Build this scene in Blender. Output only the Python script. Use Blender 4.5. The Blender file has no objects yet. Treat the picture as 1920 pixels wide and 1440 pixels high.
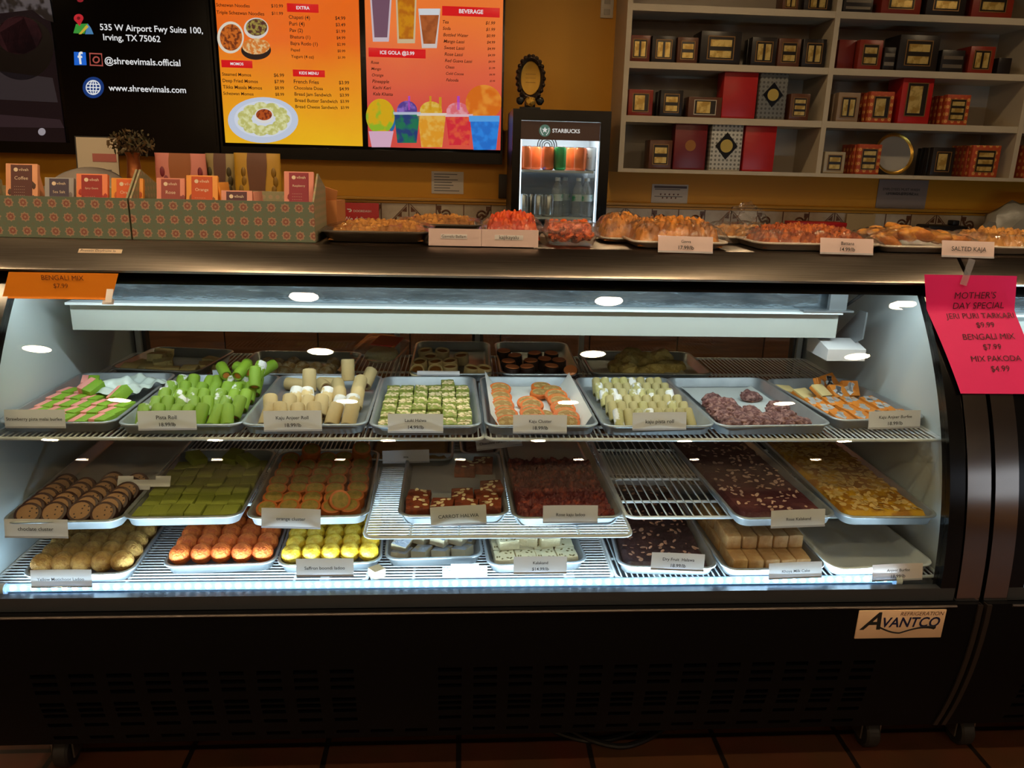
import bpy, bmesh, math, random
import numpy as np
from mathutils import Matrix, Vector, Euler, noise

sc = bpy.context.scene
COL = sc.collection
PI = math.pi
R = math.radians
rng = random.Random(7)

# ------------------------------------------------------------------ camera, world, exposure
FPX = 1450.0
CAM_H = 1.42
_ex = np.array([23000.0 - 960, 866.0 - 720, FPX]); _ex /= np.linalg.norm(_ex)
_dn = np.array([830.0 - 960, 5800.0 - 720, FPX]); _dn -= _ex * (_ex @ _dn); _dn /= np.linalg.norm(_dn)
_ey = np.cross(_dn, _ex)
if _ey[2] < 0: _ey = -_ey
EX, EY, EZ = _ex, _ey, -_dn            # world axes seen in camera axes (right, down, forward)
cam_data = bpy.data.cameras.new('camera')
cam_data.sensor_width = 36.0
cam_data.lens = FPX / 1920 * 36.0
cam_data.clip_start = 0.05
cam = bpy.data.objects.new('camera', cam_data)
COL.objects.link(cam)
cam.matrix_world = Matrix(((EX[0], -EX[1], -EX[2], 0), (EY[0], -EY[1], -EY[2], 0), (EZ[0], -EZ[1], -EZ[2], CAM_H), (0, 0, 0, 1)))
sc.camera = cam
sc.view_settings.view_transform = 'Standard'
sc.view_settings.look = 'None'
sc.view_settings.exposure = 0.0
sc.view_settings.gamma = 1.0
sc.view_settings.use_curve_mapping = False
sc.cycles.max_bounces = 8
sc.cycles.diffuse_bounces = 4
sc.cycles.glossy_bounces = 4
sc.cycles.transparent_max_bounces = 24
sc.cycles.caustics_reflective = False
sc.cycles.sample_clamp_indirect = 4.0
w = bpy.data.worlds.new('world'); sc.world = w; w.use_nodes = True
w.node_tree.nodes['Background'].inputs[0].default_value = (0.75, 0.85, 1.0, 1)
w.node_tree.nodes['Background'].inputs[1].default_value = 1.0

def ray(px, py):
    d = np.array([px - 960.0, py - 720.0, FPX])
    return np.array([d @ EX, d @ EY, d @ EZ])
def at_y(px, py, Y):
    r = ray(px, py); return Vector(r * Y / r[1]) + Vector((0, 0, CAM_H))
def at_z(px, py, Z):
    r = ray(px, py); return Vector(r * (Z - CAM_H) / r[2]) + Vector((0, 0, CAM_H))

# ------------------------------------------------------------------ object helpers
def lin(c):
    return tuple((x / 255 / 12.92 if x / 255 <= 0.04045 else ((x / 255 + 0.055) / 1.055) ** 2.4) for x in c[:3]) + (1.0,)

MATS = {}
def mat(name, col=(200, 200, 200), rough=0.5, metal=0.0, col2=None, scale=20.0, thr=(0.45, 0.55), bump=0.0, bscale=60.0,
        emit=None, es=1.0, spec=0.5, rnd=0.0, stretch=None, aniso=0.0, vary=False):
    if name in MATS: return MATS[name]
    m = bpy.data.materials.new(name); m.use_nodes = True
    nt = m.node_tree; p = nt.nodes['Principled BSDF']; L = nt.links.new
    p.inputs['Base Color'].default_value = lin(col)
    p.inputs['Roughness'].default_value = rough
    p.inputs['Metallic'].default_value = metal
    p.inputs['Specular IOR Level'].default_value = spec
    p.inputs['Anisotropic'].default_value = aniso
    src = None
    if col2 or bump:
        tc = nt.nodes.new('ShaderNodeTexCoord'); vec = tc.outputs['Object']
        if stretch:
            mp = nt.nodes.new('ShaderNodeMapping'); mp.inputs['Scale'].default_value = stretch
            L(vec, mp.inputs['Vector']); vec = mp.outputs['Vector']
    if col2:
        n = nt.nodes.new('ShaderNodeTexNoise'); n.inputs['Scale'].default_value = scale; n.inputs['Detail'].default_value = 4
        L(vec, n.inputs['Vector'])
        if vary:
            n.noise_dimensions = '4D'; ov = nt.nodes.new('ShaderNodeObjectInfo'); mv = nt.nodes.new('ShaderNodeMath'); mv.operation = 'MULTIPLY'; mv.inputs[1].default_value = 40
            L(ov.outputs['Random'], mv.inputs[0]); L(mv.outputs[0], n.inputs['W'])
        cr = nt.nodes.new('ShaderNodeValToRGB')
        cr.color_ramp.elements[0].position = thr[0]; cr.color_ramp.elements[1].position = thr[1]
        cr.color_ramp.elements[0].color = lin(col); cr.color_ramp.elements[1].color = lin(col2)
        L(n.outputs['Fac'], cr.inputs['Fac']); src = cr.outputs['Color']
    if rnd:
        oi = nt.nodes.new('ShaderNodeObjectInfo')
        mr = nt.nodes.new('ShaderNodeMapRange'); mr.inputs['To Min'].default_value = 1 - rnd; mr.inputs['To Max'].default_value = 1 + rnd
        L(oi.outputs['Random'], mr.inputs['Value'])
        hs = nt.nodes.new('ShaderNodeHueSaturation'); hs.inputs['Color'].default_value = lin(col)
        L(mr.outputs['Result'], hs.inputs['Value'])
        if src: L(src, hs.inputs['Color'])
        src = hs.outputs['Color']
    if src: L(src, p.inputs['Base Color'])
    if bump:
        n2 = nt.nodes.new('ShaderNodeTexNoise'); n2.inputs['Scale'].default_value = bscale; n2.inputs['Detail'].default_value = 5
        L(vec, n2.inputs['Vector'])
        b = nt.nodes.new('ShaderNodeBump'); b.inputs['Strength'].default_value = bump; b.inputs['Distance'].default_value = 0.004
        L(n2.outputs['Fac'], b.inputs['Height']); L(b.outputs['Normal'], p.inputs['Normal'])
    if emit:
        p.inputs['Emission Color'].default_value = lin(emit); p.inputs['Emission Strength'].default_value = es
    MATS[name] = m
    return m

def glow(name, col, es=1.0):
    return mat(name, (5, 5, 5), 0.4, emit=col, es=es)

def glass_mat(name, tint=(255, 255, 255), f0=0.04, rough=0.0, bump=0.0, bscale=30, amount=0.96, haze=0.0):
    """thin clear sheet: transparency plus a Schlick reflection"""
    if name in MATS: return MATS[name]
    m = bpy.data.materials.new(name); m.use_nodes = True
    nt = m.node_tree; L = nt.links.new; nt.nodes.clear()
    out = nt.nodes.new('ShaderNodeOutputMaterial'); mix = nt.nodes.new('ShaderNodeMixShader')
    tr = nt.nodes.new('ShaderNodeBsdfTransparent'); tr.inputs[0].default_value = lin(tint)
    gl = nt.nodes.new('ShaderNodeBsdfGlossy'); gl.inputs['Roughness'].default_value = rough
    lw = nt.nodes.new('ShaderNodeLayerWeight'); lw.inputs['Blend'].default_value = 0.5
    po = nt.nodes.new('ShaderNodeMath'); po.operation = 'POWER'; po.inputs[1].default_value = 5
    mu = nt.nodes.new('ShaderNodeMath'); mu.operation = 'MULTIPLY_ADD'; mu.inputs[1].default_value = amount; mu.inputs[2].default_value = f0
    L(lw.outputs['Facing'], po.inputs[0]); L(po.outputs[0], mu.inputs[0]); L(mu.outputs[0], mix.inputs['Fac'])
    base = tr.outputs[0]
    if haze:
        df = nt.nodes.new('ShaderNodeBsdfDiffuse'); df.inputs[0].default_value = (0.8, 0.8, 0.8, 1)
        m2 = nt.nodes.new('ShaderNodeMixShader'); m2.inputs[0].default_value = haze
        L(tr.outputs[0], m2.inputs[1]); L(df.outputs[0], m2.inputs[2]); base = m2.outputs[0]
    L(base, mix.inputs[1]); L(gl.outputs[0], mix.inputs[2]); L(mix.outputs[0], out.inputs[0])
    if bump:
        tc = nt.nodes.new('ShaderNodeTexCoord'); n2 = nt.nodes.new('ShaderNodeTexNoise'); n2.inputs['Scale'].default_value = bscale
        n2.inputs['Detail'].default_value = 6
        L(tc.outputs['Object'], n2.inputs['Vector'])
        b = nt.nodes.new('ShaderNodeBump'); b.inputs['Strength'].default_value = bump; b.inputs['Distance'].default_value = 0.01
        L(n2.outputs['Fac'], b.inputs['Height']); L(b.outputs['Normal'], gl.inputs['Normal']); L(b.outputs['Normal'], lw.inputs['Normal'])
    MATS[name] = m
    return m

def tag(o, label=None, cat=None, group=None, kind=None):
    if label: o['label'] = label
    if cat: o['category'] = cat
    if group: o['group'] = group
    if kind: o['kind'] = kind
    return o

def thing(name, label, cat, loc=(0, 0, 0), rz=0.0, group=None, rx=0.0, ry=0.0):
    o = bpy.data.objects.new(name, None); COL.objects.link(o)
    o.empty_display_size = 0.05
    o.location = loc; o.rotation_euler = (rx, ry, rz)
    return tag(o, label, cat, group)

class MB:
    """collects shapes in a bmesh; build() links them as one mesh object"""
    def __init__(self): self.bm = bmesh.new(); self.mi = 0
    def _fin(self, faces):
        for f in faces: f.material_index = self.mi; f.smooth = True
    def box(self, c, s, rot=None, bev=0.0, seg=2):
        M = Matrix.Translation(c)
        if rot is not None: M = M @ Euler(rot).to_matrix().to_4x4()
        M = M @ Matrix.Diagonal((s[0], s[1], s[2], 1))
        r = bmesh.ops.create_cube(self.bm, size=1.0, matrix=M)
        vs = r['verts']; fs = {f for v in vs for f in v.link_faces}
        self._fin(fs)
        if bev:
            es = list({e for v in vs for e in v.link_edges})
            b = bmesh.ops.bevel(self.bm, geom=es, offset=bev, segments=seg, affect='EDGES', profile=0.5)
            fs = {f for f in fs if f.is_valid} | set(b['faces'])
        self._fin(fs)
        return self
    def bx(self, x0, x1, y0, y1, z0, z1, bev=0.0):
        return self.box(((x0 + x1) / 2, (y0 + y1) / 2, (z0 + z1) / 2), (abs(x1 - x0), abs(y1 - y0), abs(z1 - z0)), bev=bev)
    def loops(self, rings, cap0=True, cap1=True, closed=True):
        vr = [[self.bm.verts.new(p) for p in ring] for ring in rings]
        fs = []
        n = len(vr[0])
        for a, b in zip(vr, vr[1:]):
            for i in range(n if closed else n - 1):
                j = (i + 1) % n
                fs.append(self.bm.faces.new((a[i], a[j], b[j], b[i])))
        if cap0: fs.append(self.bm.faces.new(list(reversed(vr[0]))))
        if cap1: fs.append(self.bm.faces.new(vr[-1]))
        self._fin(fs)
        return self
    def lathe(self, prof, c=(0, 0, 0), seg=24, sx=1.0, sy=1.0, M=None, caps=True):
        rings = []
        for r, z in prof:
            ring = []
            for i in range(seg):
                a = 2 * PI * i / seg
                p = Vector((r * sx * math.cos(a), r * sy * math.sin(a), z))
                if M is not None: p = M @ p
                ring.append(p + Vector(c))
            rings.append(ring)
        return self.loops(rings, caps, caps)
    def cyl(self, a, b, r, seg=16, r2=None, bev=0.0):
        a = Vector(a); b = Vector(b); L = (b - a).length
        q = (b - a).to_track_quat('Z', 'Y').to_matrix()
        r2 = r if r2 is None else r2
        prof = [(r - bev, 0), (r, bev), (r2, L - bev), (r2 - bev, L)] if bev else [(r, 0), (r2, L)]
        return self.lathe(prof, a, seg, M=q)
    def tube(self, pts, r, seg=8, closed=False):
        pts = [Vector(p) for p in pts]; n = len(pts); rings = []
        for i, p in enumerate(pts):
            if closed: t = pts[(i + 1) % n] - pts[i - 1]
            else: t = pts[min(i + 1, n - 1)] - pts[max(i - 1, 0)]
            t.normalize()
            up = Vector((0, 0, 1)) if abs(t.z) < 0.9 else Vector((0, 1, 0))
            x = t.cross(up).normalized(); y = x.cross(t)
            rings.append([p + (x * math.cos(2 * PI * k / seg) + y * math.sin(2 * PI * k / seg)) * r for k in range(seg)])
        if closed: rings.append(rings[0][:])
        return self.loops(rings, not closed, not closed)
    def ball(self, c, r, sub=2, s=(1, 1, 1), amp=0.0, freq=1.0, seed=0):
        M = Matrix.Translation(c) @ Matrix.Diagonal((s[0], s[1], s[2], 1))
        g = bmesh.ops.create_icosphere(self.bm, subdivisions=sub, radius=r, matrix=M)
        if amp:
            cc = Vector(c)
            for v in g['verts']:
                d = v.co - cc
                v.co = cc + d * (1 + amp * noise.noise(d / r * freq + Vector((seed, seed * 1.7, 0))))
        self._fin({f for v in g['verts'] for f in v.link_faces})
        return self
    def prism(self, poly, x0, x1, axis='X'):
        """poly in the two other axes, extruded along axis"""
        def P(u, v, t):
            return (t, u, v) if axis == 'X' else ((u, t, v) if axis == 'Y' else (u, v, t))
        return self.loops([[P(u, v, x0) for u, v in poly], [P(u, v, x1) for u, v in poly]])
    def sheet(self, pts_grid):
        vr = [[self.bm.verts.new(p) for p in row] for row in pts_grid]
        fs = []
        for a, b in zip(vr, vr[1:]):
            for i in range(len(a) - 1): fs.append(self.bm.faces.new((a[i], a[i + 1], b[i + 1], b[i])))
        self._fin(fs)
        return self
    def solid(self, t):
        self.bm.normal_update()
        bmesh.ops.solidify(self.bm, geom=self.bm.faces[:], thickness=t)
        for f in self.bm.faces: f.smooth = True
        return self
    def mesh(self, name, mats, sharp=0.6):
        bm = self.bm
        bmesh.ops.recalc_face_normals(bm, faces=bm.faces[:])
        for e in bm.edges:
            if len(e.link_faces) == 2 and e.calc_face_angle(0) > sharp: e.smooth = False
        me = bpy.data.meshes.new(name); bm.to_mesh(me); bm.free()
        for m in (mats if isinstance(mats, (list, tuple)) else [mats]): me.materials.append(m)
        return me
    def build(self, name, mats, parent=None, world=False, sharp=0.6):
        o = bpy.data.objects.new(name, self.mesh(name, mats, sharp)); COL.objects.link(o)
        if parent is not None:
            o.parent = parent
            if world: o.location = -parent.location
        return o

def structure(o): o['kind'] = 'structure'; return o

def inst(me, name, loc, rot=(0, 0, 0), parent=None, s=1.0):
    o = bpy.data.objects.new(name, me); COL.objects.link(o)
    o.location = loc; o.rotation_euler = rot; o.scale = (s, s, s)
    if parent is not None: o.parent = parent
    return o

def copy_tree(root):
    r = root.copy(); COL.objects.link(r)
    for ch in list(root.children):
        c = ch.copy(); COL.objects.link(c); c.parent = r
        for g in list(ch.children):
            d = g.copy(); COL.objects.link(d); d.parent = c
    return r

TEXTS = []
def text(body, loc, m, parent=None, width=None, height=None, size=0.01, align='CENTER', rot=(PI / 2, 0, 0), shear=0.0, step=None, bold=0.0, name='lettering', world=False):
    cu = bpy.data.curves.new(name, 'FONT'); cu.body = body; cu.align_x = align; cu.align_y = 'CENTER'
    cu.size = size; cu.shear = shear; cu.offset = bold * size; cu.resolution_u = 3
    if step: cu.space_line = step / size
    cu.materials.append(m)
    o = bpy.data.objects.new('text', cu); COL.objects.link(o)
    o.location = loc; o.rotation_euler = rot
    if parent is not None:
        o.parent = parent
        if world: o.location = Vector(loc) - parent.location
    TEXTS.append((o, width, height))
    return o
ORD = ['first', 'second', 'third', 'fourth', 'fifth', 'sixth', 'seventh', 'eighth', 'ninth', 'tenth', 'eleventh', 'twelfth']
def row_name(i, n):
    return 'front row' if i == 0 else ('rear row' if i == n - 1 else ORD[i] + ' row back')
def col_name(i, n):
    if n == 1: return 'alone'
    return 'leftmost' if i == 0 else ('rightmost' if i == n - 1 else ORD[i] + ' from the left')

# ------------------------------------------------------------------ materials used all over
BLACK = mat('black_powder_coat', (15, 15, 18), 0.38)
BLACKG = mat('black_gloss', (8, 8, 9), 0.18)
WHITE = mat('white_card', (232, 228, 230), 0.45)
STEEL = mat('brushed_stainless', (160, 150, 140), 0.3, 1.0, col2=(140, 130, 122), scale=8, thr=(0.3, 0.7), stretch=(1, 40, 40), aniso=0.6)
STEELT = mat('stainless_trim', (185, 175, 165), 0.16, 1.0)
ALU = mat('tray_aluminium', (186, 190, 194), 0.36, 0.65, col2=(164, 169, 174), scale=14, thr=(0.35, 0.7))
ENAMEL = mat('white_enamel_wire', (214, 218, 222), 0.35)
LINER = mat('white_case_liner', (205, 212, 214), 0.42)
def paper_mat(name, col, tl=0.4):
    if name in MATS: return MATS[name]
    m = bpy.data.materials.new(name); m.use_nodes = True; nt = m.node_tree; L = nt.links.new; nt.nodes.clear()
    o = nt.nodes.new('ShaderNodeOutputMaterial'); d = nt.nodes.new('ShaderNodeBsdfDiffuse'); t = nt.nodes.new('ShaderNodeBsdfTranslucent'); x = nt.nodes.new('ShaderNodeMixShader')
    d.inputs[0].default_value = lin(col); t.inputs[0].default_value = lin(col); x.inputs[0].default_value = tl
    L(d.outputs[0], x.inputs[1]); L(t.outputs[0], x.inputs[2]); L(x.outputs[0], o.inputs[0])
    MATS[name] = m
    return m
TAGC = paper_mat('tag_paper', (240, 237, 242), .2)
TAGL = paper_mat('tag_paper_low', (240, 237, 242), .07)
INK = mat('ink_black', (25, 25, 28), 0.6)
INKD = mat('ink_faint', (95, 92, 95), 0.6)
GLASS = glass_mat('clear_glass', (248, 252, 250), 0.04)
PLASTIC = glass_mat('clear_plastic', (250, 250, 250), 0.10, 0.08, 0.25, 40, haze=0.08)
WRAP = glass_mat('plastic_wrap', (250, 250, 250), 0.07, 0.1, 0.9, 30, haze=0.02)
ALMOND = mat('almond_flake', (222, 200, 160), 0.6, rnd=0.1)
SILVER = mat('silver_leaf', (225, 225, 228), 0.35, 0.6, bump=0.6, bscale=120)

# ------------------------------------------------------------------ the room
YW = 4.75
WALLY = mat('mustard_wall_paint', (214, 150, 28), 0.55, bump=0.05, bscale=40)
WALLD = mat('tan_wall_paint', (176, 140, 100), 0.6)
structure(MB().bx(-5.2, 5.6, YW, YW + 0.15, 0, 2.85).build('wall_back', WALLY))
structure(MB().bx(-5.35, -5.2, -5.75, YW + 0.15, 0, 2.85).build('wall_left', WALLD))
wr = MB()
wr.bx(5.6, 5.75, -2.6, YW + 0.15, 0, 2.85); wr.bx(5.6, 5.75, -5.75, -5.4, 0, 2.85)
wr.bx(5.6, 5.75, -5.4, -2.6, 0, 1.0); wr.bx(5.6, 5.75, -5.4, -2.6, 2.3, 2.85)
structure(wr.build('wall_right', WALLD))
structure(MB().bx(-5.2, 5.6, -5.75, -5.6, 0, 2.85).build('wall_front', mat('front_wall_paint', (206, 188, 168), .6)))
structure(MB().bx(-5.2, 5.6, -5.6, -5.56, 0, 1.35).build('trim_5', mat('dark_wainscot', (60, 36, 24), .5)))
wd = MB()
for a in (-5.4, -4.5, -3.55, -2.65): wd.bx(5.62, 5.72, a, a + 0.05, 1.0, 2.3)
for z in (1.0, 1.62, 2.25): wd.bx(5.63, 5.71, -5.35, -2.65, z, z + 0.05)
structure(wd.build('window_1', mat('dark_window_frame', (40, 36, 34), 0.5)))
structure(MB().bx(-5.2, 5.6, -5.6, YW, 2.7, 2.85).build('ceiling', mat('ceiling_paint', (120, 105, 85), 0.8)))

def tile_mat():
    m = bpy.data.materials.new('brown_floor_tile'); m.use_nodes = True; nt = m.node_tree; L = nt.links.new; p = nt.nodes['Principled BSDF']
    tc = nt.nodes.new('ShaderNodeTexCoord'); br = nt.nodes.new('ShaderNodeTexBrick')
    br.offset = 0.0; br.inputs['Scale'].default_value = 1.0
    br.inputs['Brick Width'].default_value = 0.33; br.inputs['Row Height'].default_value = 0.33; br.inputs['Mortar Size'].default_value = 0.007
    br.inputs['Color1'].default_value = lin((84, 50, 30)); br.inputs['Color2'].default_value = lin((74, 42, 26)); br.inputs['Mortar'].default_value = lin((24, 16, 12))
    L(tc.outputs['Object'], br.inputs['Vector'])
    n = nt.nodes.new('ShaderNodeTexNoise'); n.inputs['Scale'].default_value = 9; n.inputs['Detail'].default_value = 6
    L(tc.outputs['Object'], n.inputs['Vector'])
    mx = nt.nodes.new('ShaderNodeMix'); mx.data_type = 'RGBA'; mx.blend_type = 'OVERLAY'; mx.inputs[0].default_value = 0.4
    L(br.outputs['Color'], mx.inputs[6]); L(n.outputs['Color'], mx.inputs[7]); L(mx.outputs[2], p.inputs['Base Color'])
    p.inputs['Roughness'].default_value = 0.45
    return m
structure(MB().bx(-5.2, 5.6, -5.6, YW, -0.1, 0).build('floor', tile_mat()))

# recessed downlights: grid read from glass reflections; aisle and front-wall rows are added
DL = glow('downlight_glow', (255, 222, 174), 195.0); DLA = glow('added_aisle_glow', (255, 222, 174), 112.0)
dl_me = None
def downlight(x, y, g, m=None):
    t = thing('recessed_downlight', g, 'ceiling light', (x, y, 2.7), 0, 'recessed downlights in the ceiling')
    global dl_trim, dl_lens, dl_lens_a
    try: dl_trim
    except NameError:
        dl_trim = MB().lathe([(0.062, 0.0), (0.086, 0.0), (0.088, -0.006), (0.065, -0.012), (0.062, -0.010)], seg=32, caps=False).mesh('trim_ring', mat('downlight_trim', (235, 228, 215), 0.4))
        dl_lens = MB().lathe([(0.0005, -0.004), (0.0618, -0.004), (0.0618, -0.007), (0.0005, -0.007)], seg=32).mesh('lens', DL)
        dl_lens_a = dl_lens.copy(); dl_lens_a.materials[0] = DLA
    inst(dl_trim, 'trim_ring', (0, 0, 0), parent=t); ln = inst(dl_lens if m is None else dl_lens_a, 'lens', (0, 0, 0), parent=t)
names_y = [(1.17, 'above the front of the sweet case'), (0.37, 'just in front of the sweet case'), (-0.85, 'over the customer floor'), (-2.9, 'near the front window')]
for y, wy in names_y:
    xs = [-2.0, -0.68, 0.65, 2.0] if y > -2 else [-3.3, -2.0, -0.6, 0.65, 1.9, 3.3]
    for i, x in enumerate(xs):
        downlight(x, y, 'round warm downlight %s, %s' % (wy, col_name(i, len(xs))))
for i, x in enumerate([-2.9, -1.0, 0.6, 1.5, 3.0]):
    downlight(x, 3.62, 'added unseen downlight over the aisle behind the case, %s' % col_name(i, 5), True)  # row added to light the back wall and the rear trays
for i, x in enumerate([-4.0, -2.6, -1.3, 0.0, 1.3, 2.6, 4.0]):
    downlight(x, -5.05, 'added unseen downlight washing the front wall, %s' % col_name(i, 7))  # row added to brighten the front wall for its haze in the glass

# tile border and ledge on the back wall
tb = MB(); tb.bx(-5.2, 5.6, YW - 0.012, YW, 0.95, 1.175)
TILE = mat('cream_wall_tile', (205, 192, 170), 0.25, col2=(180, 160, 135), scale=14, thr=(0.4, 0.75))
structure(tb.build('trim_1', TILE))
GROUT = mat('tile_brown', (104, 66, 42), 0.4)
tl = MB(); tw = 0.163; xt0 = at_y(767, 410, YW)[0]
mo = []
for k in range(-24, 22):
    x = xt0 + k * tw
    if not (-5 < x < 5.4): continue
    tl.bx(x - 0.003, x + 0.003, YW - 0.014, YW - 0.011, 0.95, 1.175)
    ph = k % 4
    zt = 1.172
    if ph in (0, 3):                      # diagonal band of small triangles, mirrored about the tile joint
        sgn = 1 if ph == 0 else -1
        xj = x if ph == 0 else x + tw
        for q in range(5):
            u0, u1 = 0.012 + q * 0.03, 0.012 + (q + 1) * 0.03
            tl.prism([(xj + sgn * u0, zt - u0), (xj + sgn * u1, zt - u1), (xj + sgn * u0, zt - u1 - 0.004)], YW - 0.0145, YW - 0.011, 'Y')
        tl.prism([(xj + sgn * 0.006, zt), (xj + sgn * 0.012, zt), (xj + sgn * 0.165, zt - 0.156), (xj + sgn * 0.165, zt - 0.162)], YW - 0.0145, YW - 0.011, 'Y')
    else:
        sgn = 1 if ph == 1 else -1
        xj = x if ph == 1 else x + tw
        pts = []
        for q in range(30):
            a = q / 29 * 2.6 * PI; rr = 0.034 * (1 - q / 36)
            pts.append((xj + sgn * (0.06 - rr * math.cos(a + 0.5) * 0.9), YW - 0.012, zt - 0.062 + rr * math.sin(a + 0.5)))
        tl.tube(pts, 0.006, 6)
        pts = [(xj + sgn * (0.012 + 0.1 * t), YW - 0.012, zt - 0.02 - 0.11 * t - 0.02 * math.sin(t * 9)) for t in [q / 12 for q in range(13)]]
        tl.tube(pts, 0.008, 6)
        tl.bx(xj + sgn * 0.002, xj + sgn * 0.03, YW - 0.0145, YW - 0.011, zt - 0.03, zt - 0.005)
structure(tl.build('trim_2', GROUT))
lg = MB(); lg.bx(-5.2, 5.6, YW - 0.035, YW, 1.192, 1.21, 0.004); lg.bx(-5.2, 5.6, YW - 0.022, YW, 1.176, 1.19, 0.003)
structure(lg.build('trim_3', mat('ledge_paint', (196, 142, 46), 0.4)))
structure(MB().bx(-5.2, 5.6, YW - 0.026, YW, 1.1895, 1.1925).build('trim_4', mat('ledge_brown_line', (70, 44, 20), 0.6)))  # thin brown line between the two ledge rails

# ------------------------------------------------------------------ the refrigerated case
_P = np.array([(1.489, .526), (1.5, .6525), (1.526, .769), (1.565, .88), (1.621, .9875), (1.679, 1.074), (1.746, 1.155)])
_co = np.polyfit(_P[:, 1], _P[:, 0], 3)
def yg(z): return float(np.polyval(_co, z))
_B = np.array([(1.53, .11), (1.479, .2775), (1.4625, .404), (1.459, .5025)])
_cb = np.polyfit(_B[:, 1], _B[:, 0], 2)
def yb(z): return float(np.polyval(_cb, z))
def zs(a, b, n): return [a + (b - a) * i / n for i in range(n + 1)]
def curved_bar(mb, x0, x1, z0, z1, off, t, fn=None, n=18):
    """bar that follows the curved front; off > 0 stands out towards the customer"""
    fn = fn or yg
    f = [(fn(z) - off, z) for z in zs(z0, z1, n)]; b = [(fn(z) - off + t, z) for z in zs(z1, z0, n)]
    return mb.prism(f + b, x0, x1)
YR = 2.42
def build_case(x0, x1, label, main):
    """x0, x1: outer faces; trims .054, black frames .036"""
    root = thing('refrigerated_display_case', label, 'display case', ((x0 + x1) / 2, 1.95, 0))
    P = lambda mb, n, m, **k: mb.build(n, m, root, world=True, **k)
    i0, i1 = x0 + 0.058, x1 - 0.058                   # liner faces
    # body below the glass
    body = [(yb(z) + 0.03, z) for z in zs(0.13, 0.495, 8)] + [(YR, 0.495), (YR, 0.13)]
    P(MB().prism(body, x0 + 0.003, x1 - 0.003), 'base', mat('case_body_black', (6, 6, 8), 0.7, spec=.2))
    # front panel with louvre slots
    fp = MB(); zrow = []
    def seg(xa, xb, za, zb):
        curved_bar(fp, xa, xb, za, zb, 0.0, 0.012, yb, 2)
    rows = [0.345, 0.322, 0.299, 0.262, 0.244, 0.226, 0.195, 0.150]
    hh = 0.006
    edges = [0.125] + sorted([r for z in rows for r in (z - hh, z + hh)]) + [0.498]
    n_s = int((x1 - x0 - 0.3) / 0.0785)
    for k in range(len(edges) - 1):
        za, zb = edges[k], edges[k + 1]
        if k % 2 == 0:
            n = max(2, int((zb - za) / 0.02))
            curved_bar(fp, x0 + 0.003, x1 - 0.003, za, zb, 0.0, 0.012, yb, n)
        else:
            x = x0 + 0.003
            for q in range(n_s):
                sx = x0 + 0.15 + q * 0.0785
                if main and abs(sx - (-0.16)) < 0.05 and zb > 0.2: continue
                seg(x, sx, za, zb); x = sx + 0.052
            seg(x, x1 - 0.003, za, zb)
    P(fp, 'front_panel', mat('front_panel_black', (6, 6, 9), 0.5, spec=.14), sharp=0.9)
    dl = MB(); dl.prism([(yb(0.15) + 0.014, 0.158), (yb(0.15) + 0.028, 0.142), (yb(0.15) + 0.029, 0.143), (yb(0.15) + 0.015, 0.159)], x0 + 0.1, x1 - 0.1)  # metal strip added behind the lowest slots, tilted to catch light
    P(dl, 'slot_glint_strip', mat('glint_strip_metal', (190, 160, 130), 0.4, 0.7))
    P(curved_bar(MB(), x0 + 0.058, x1 - 0.058, 0.497, 0.528, 0.012, 0.019, yg, 4), 'bottom_rail', mat('dark_grey_rail', (52, 54, 58), 0.3))
    P(MB().tube([(x0 + 0.06, yb(0.497) - 0.001, 0.494), (x1 - 0.06, yb(0.497) - 0.001, 0.494)], 0.003, 6), 'rail_bead', mat('rail_bead', (120, 110, 105), 0.3, 0.8))
    # ends
    for s, a, b in ((0, x0 + 0.001, i0 - 0.002), (1, i1 + 0.002, x1 - 0.001)):
        out = [(yb(z) + 0.012, z) for z in zs(0.125, 0.50, 6)] + [(yg(z) + 0.012, z) for z in zs(0.51, 1.15, 14)] + [(1.80, 1.165), (YR, 1.2), (YR, 0.125)]
        ep = P(MB().prism(out, a, b), 'end_panel', BLACK)
        ln = [(yg(z) + 0.014, z) for z in zs(0.52, 1.15, 14)] + [(2.40, 1.15), (2.40, 0.52)]
        P(MB().prism(ln, i0 - 0.002 if s == 0 else i1, i0 if s == 0 else i1 + 0.002), 'liner', LINER)
    for a, b in ((x0, x0 + 0.054), (x1 - 0.054, x1)):
        P(curved_bar(MB(), a, b, 0.50, 1.16, 0.016, 0.03), 'stainless_trim', STEELT)
        ea = a if a == x0 else b - 0.011
        P(curved_bar(MB(), ea, ea + 0.011, 0.125, 0.497, 0.004, 0.015, yb, 8), 'edge_strip', mat('edge_strip_brown_black', (36, 30, 28), 0.35))
    for a, b in ((x0 + 0.056, x0 + 0.092), (x1 - 0.092, x1 - 0.056)):
        P(curved_bar(MB(), a, b, 0.50, 1.16, 0.012, 0.03), 'glass_frame', BLACKG)
    P(curved_bar(MB(), x0 + 0.056, x1 - 0.056, 1.146, 1.18, 0.006, 0.03, n=3), 'top_frame', BLACKG)
    # curved front glass: two skins 7 mm apart
    g = MB(); zz = zs(0.529, 1.15, 48)
    xa, xb = x0 + 0.0925, x1 - 0.0925
    g.sheet([[(xa, yg(z), z), (xb, yg(z), z)] for z in zz])
    P(g, 'front_glass', GLASS)
    g2 = MB(); g2.sheet([[(xa, yg(z) + 0.007, z), (xb, yg(z) + 0.007, z)] for z in zz])
    P(g2, 'inner_glass_face', GLASS)
    # stainless top with its sloped fascia
    top = [(1.715, 1.173), (1.712, 1.178), (1.716, 1.183), (1.774, 1.232), (1.782, 1.236), (YR, 1.236), (YR, 1.20), (1.80, 1.20), (1.735, 1.173)]
    P(MB().prism(top, x0, x1), 'stainless_top', STEEL)
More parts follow.
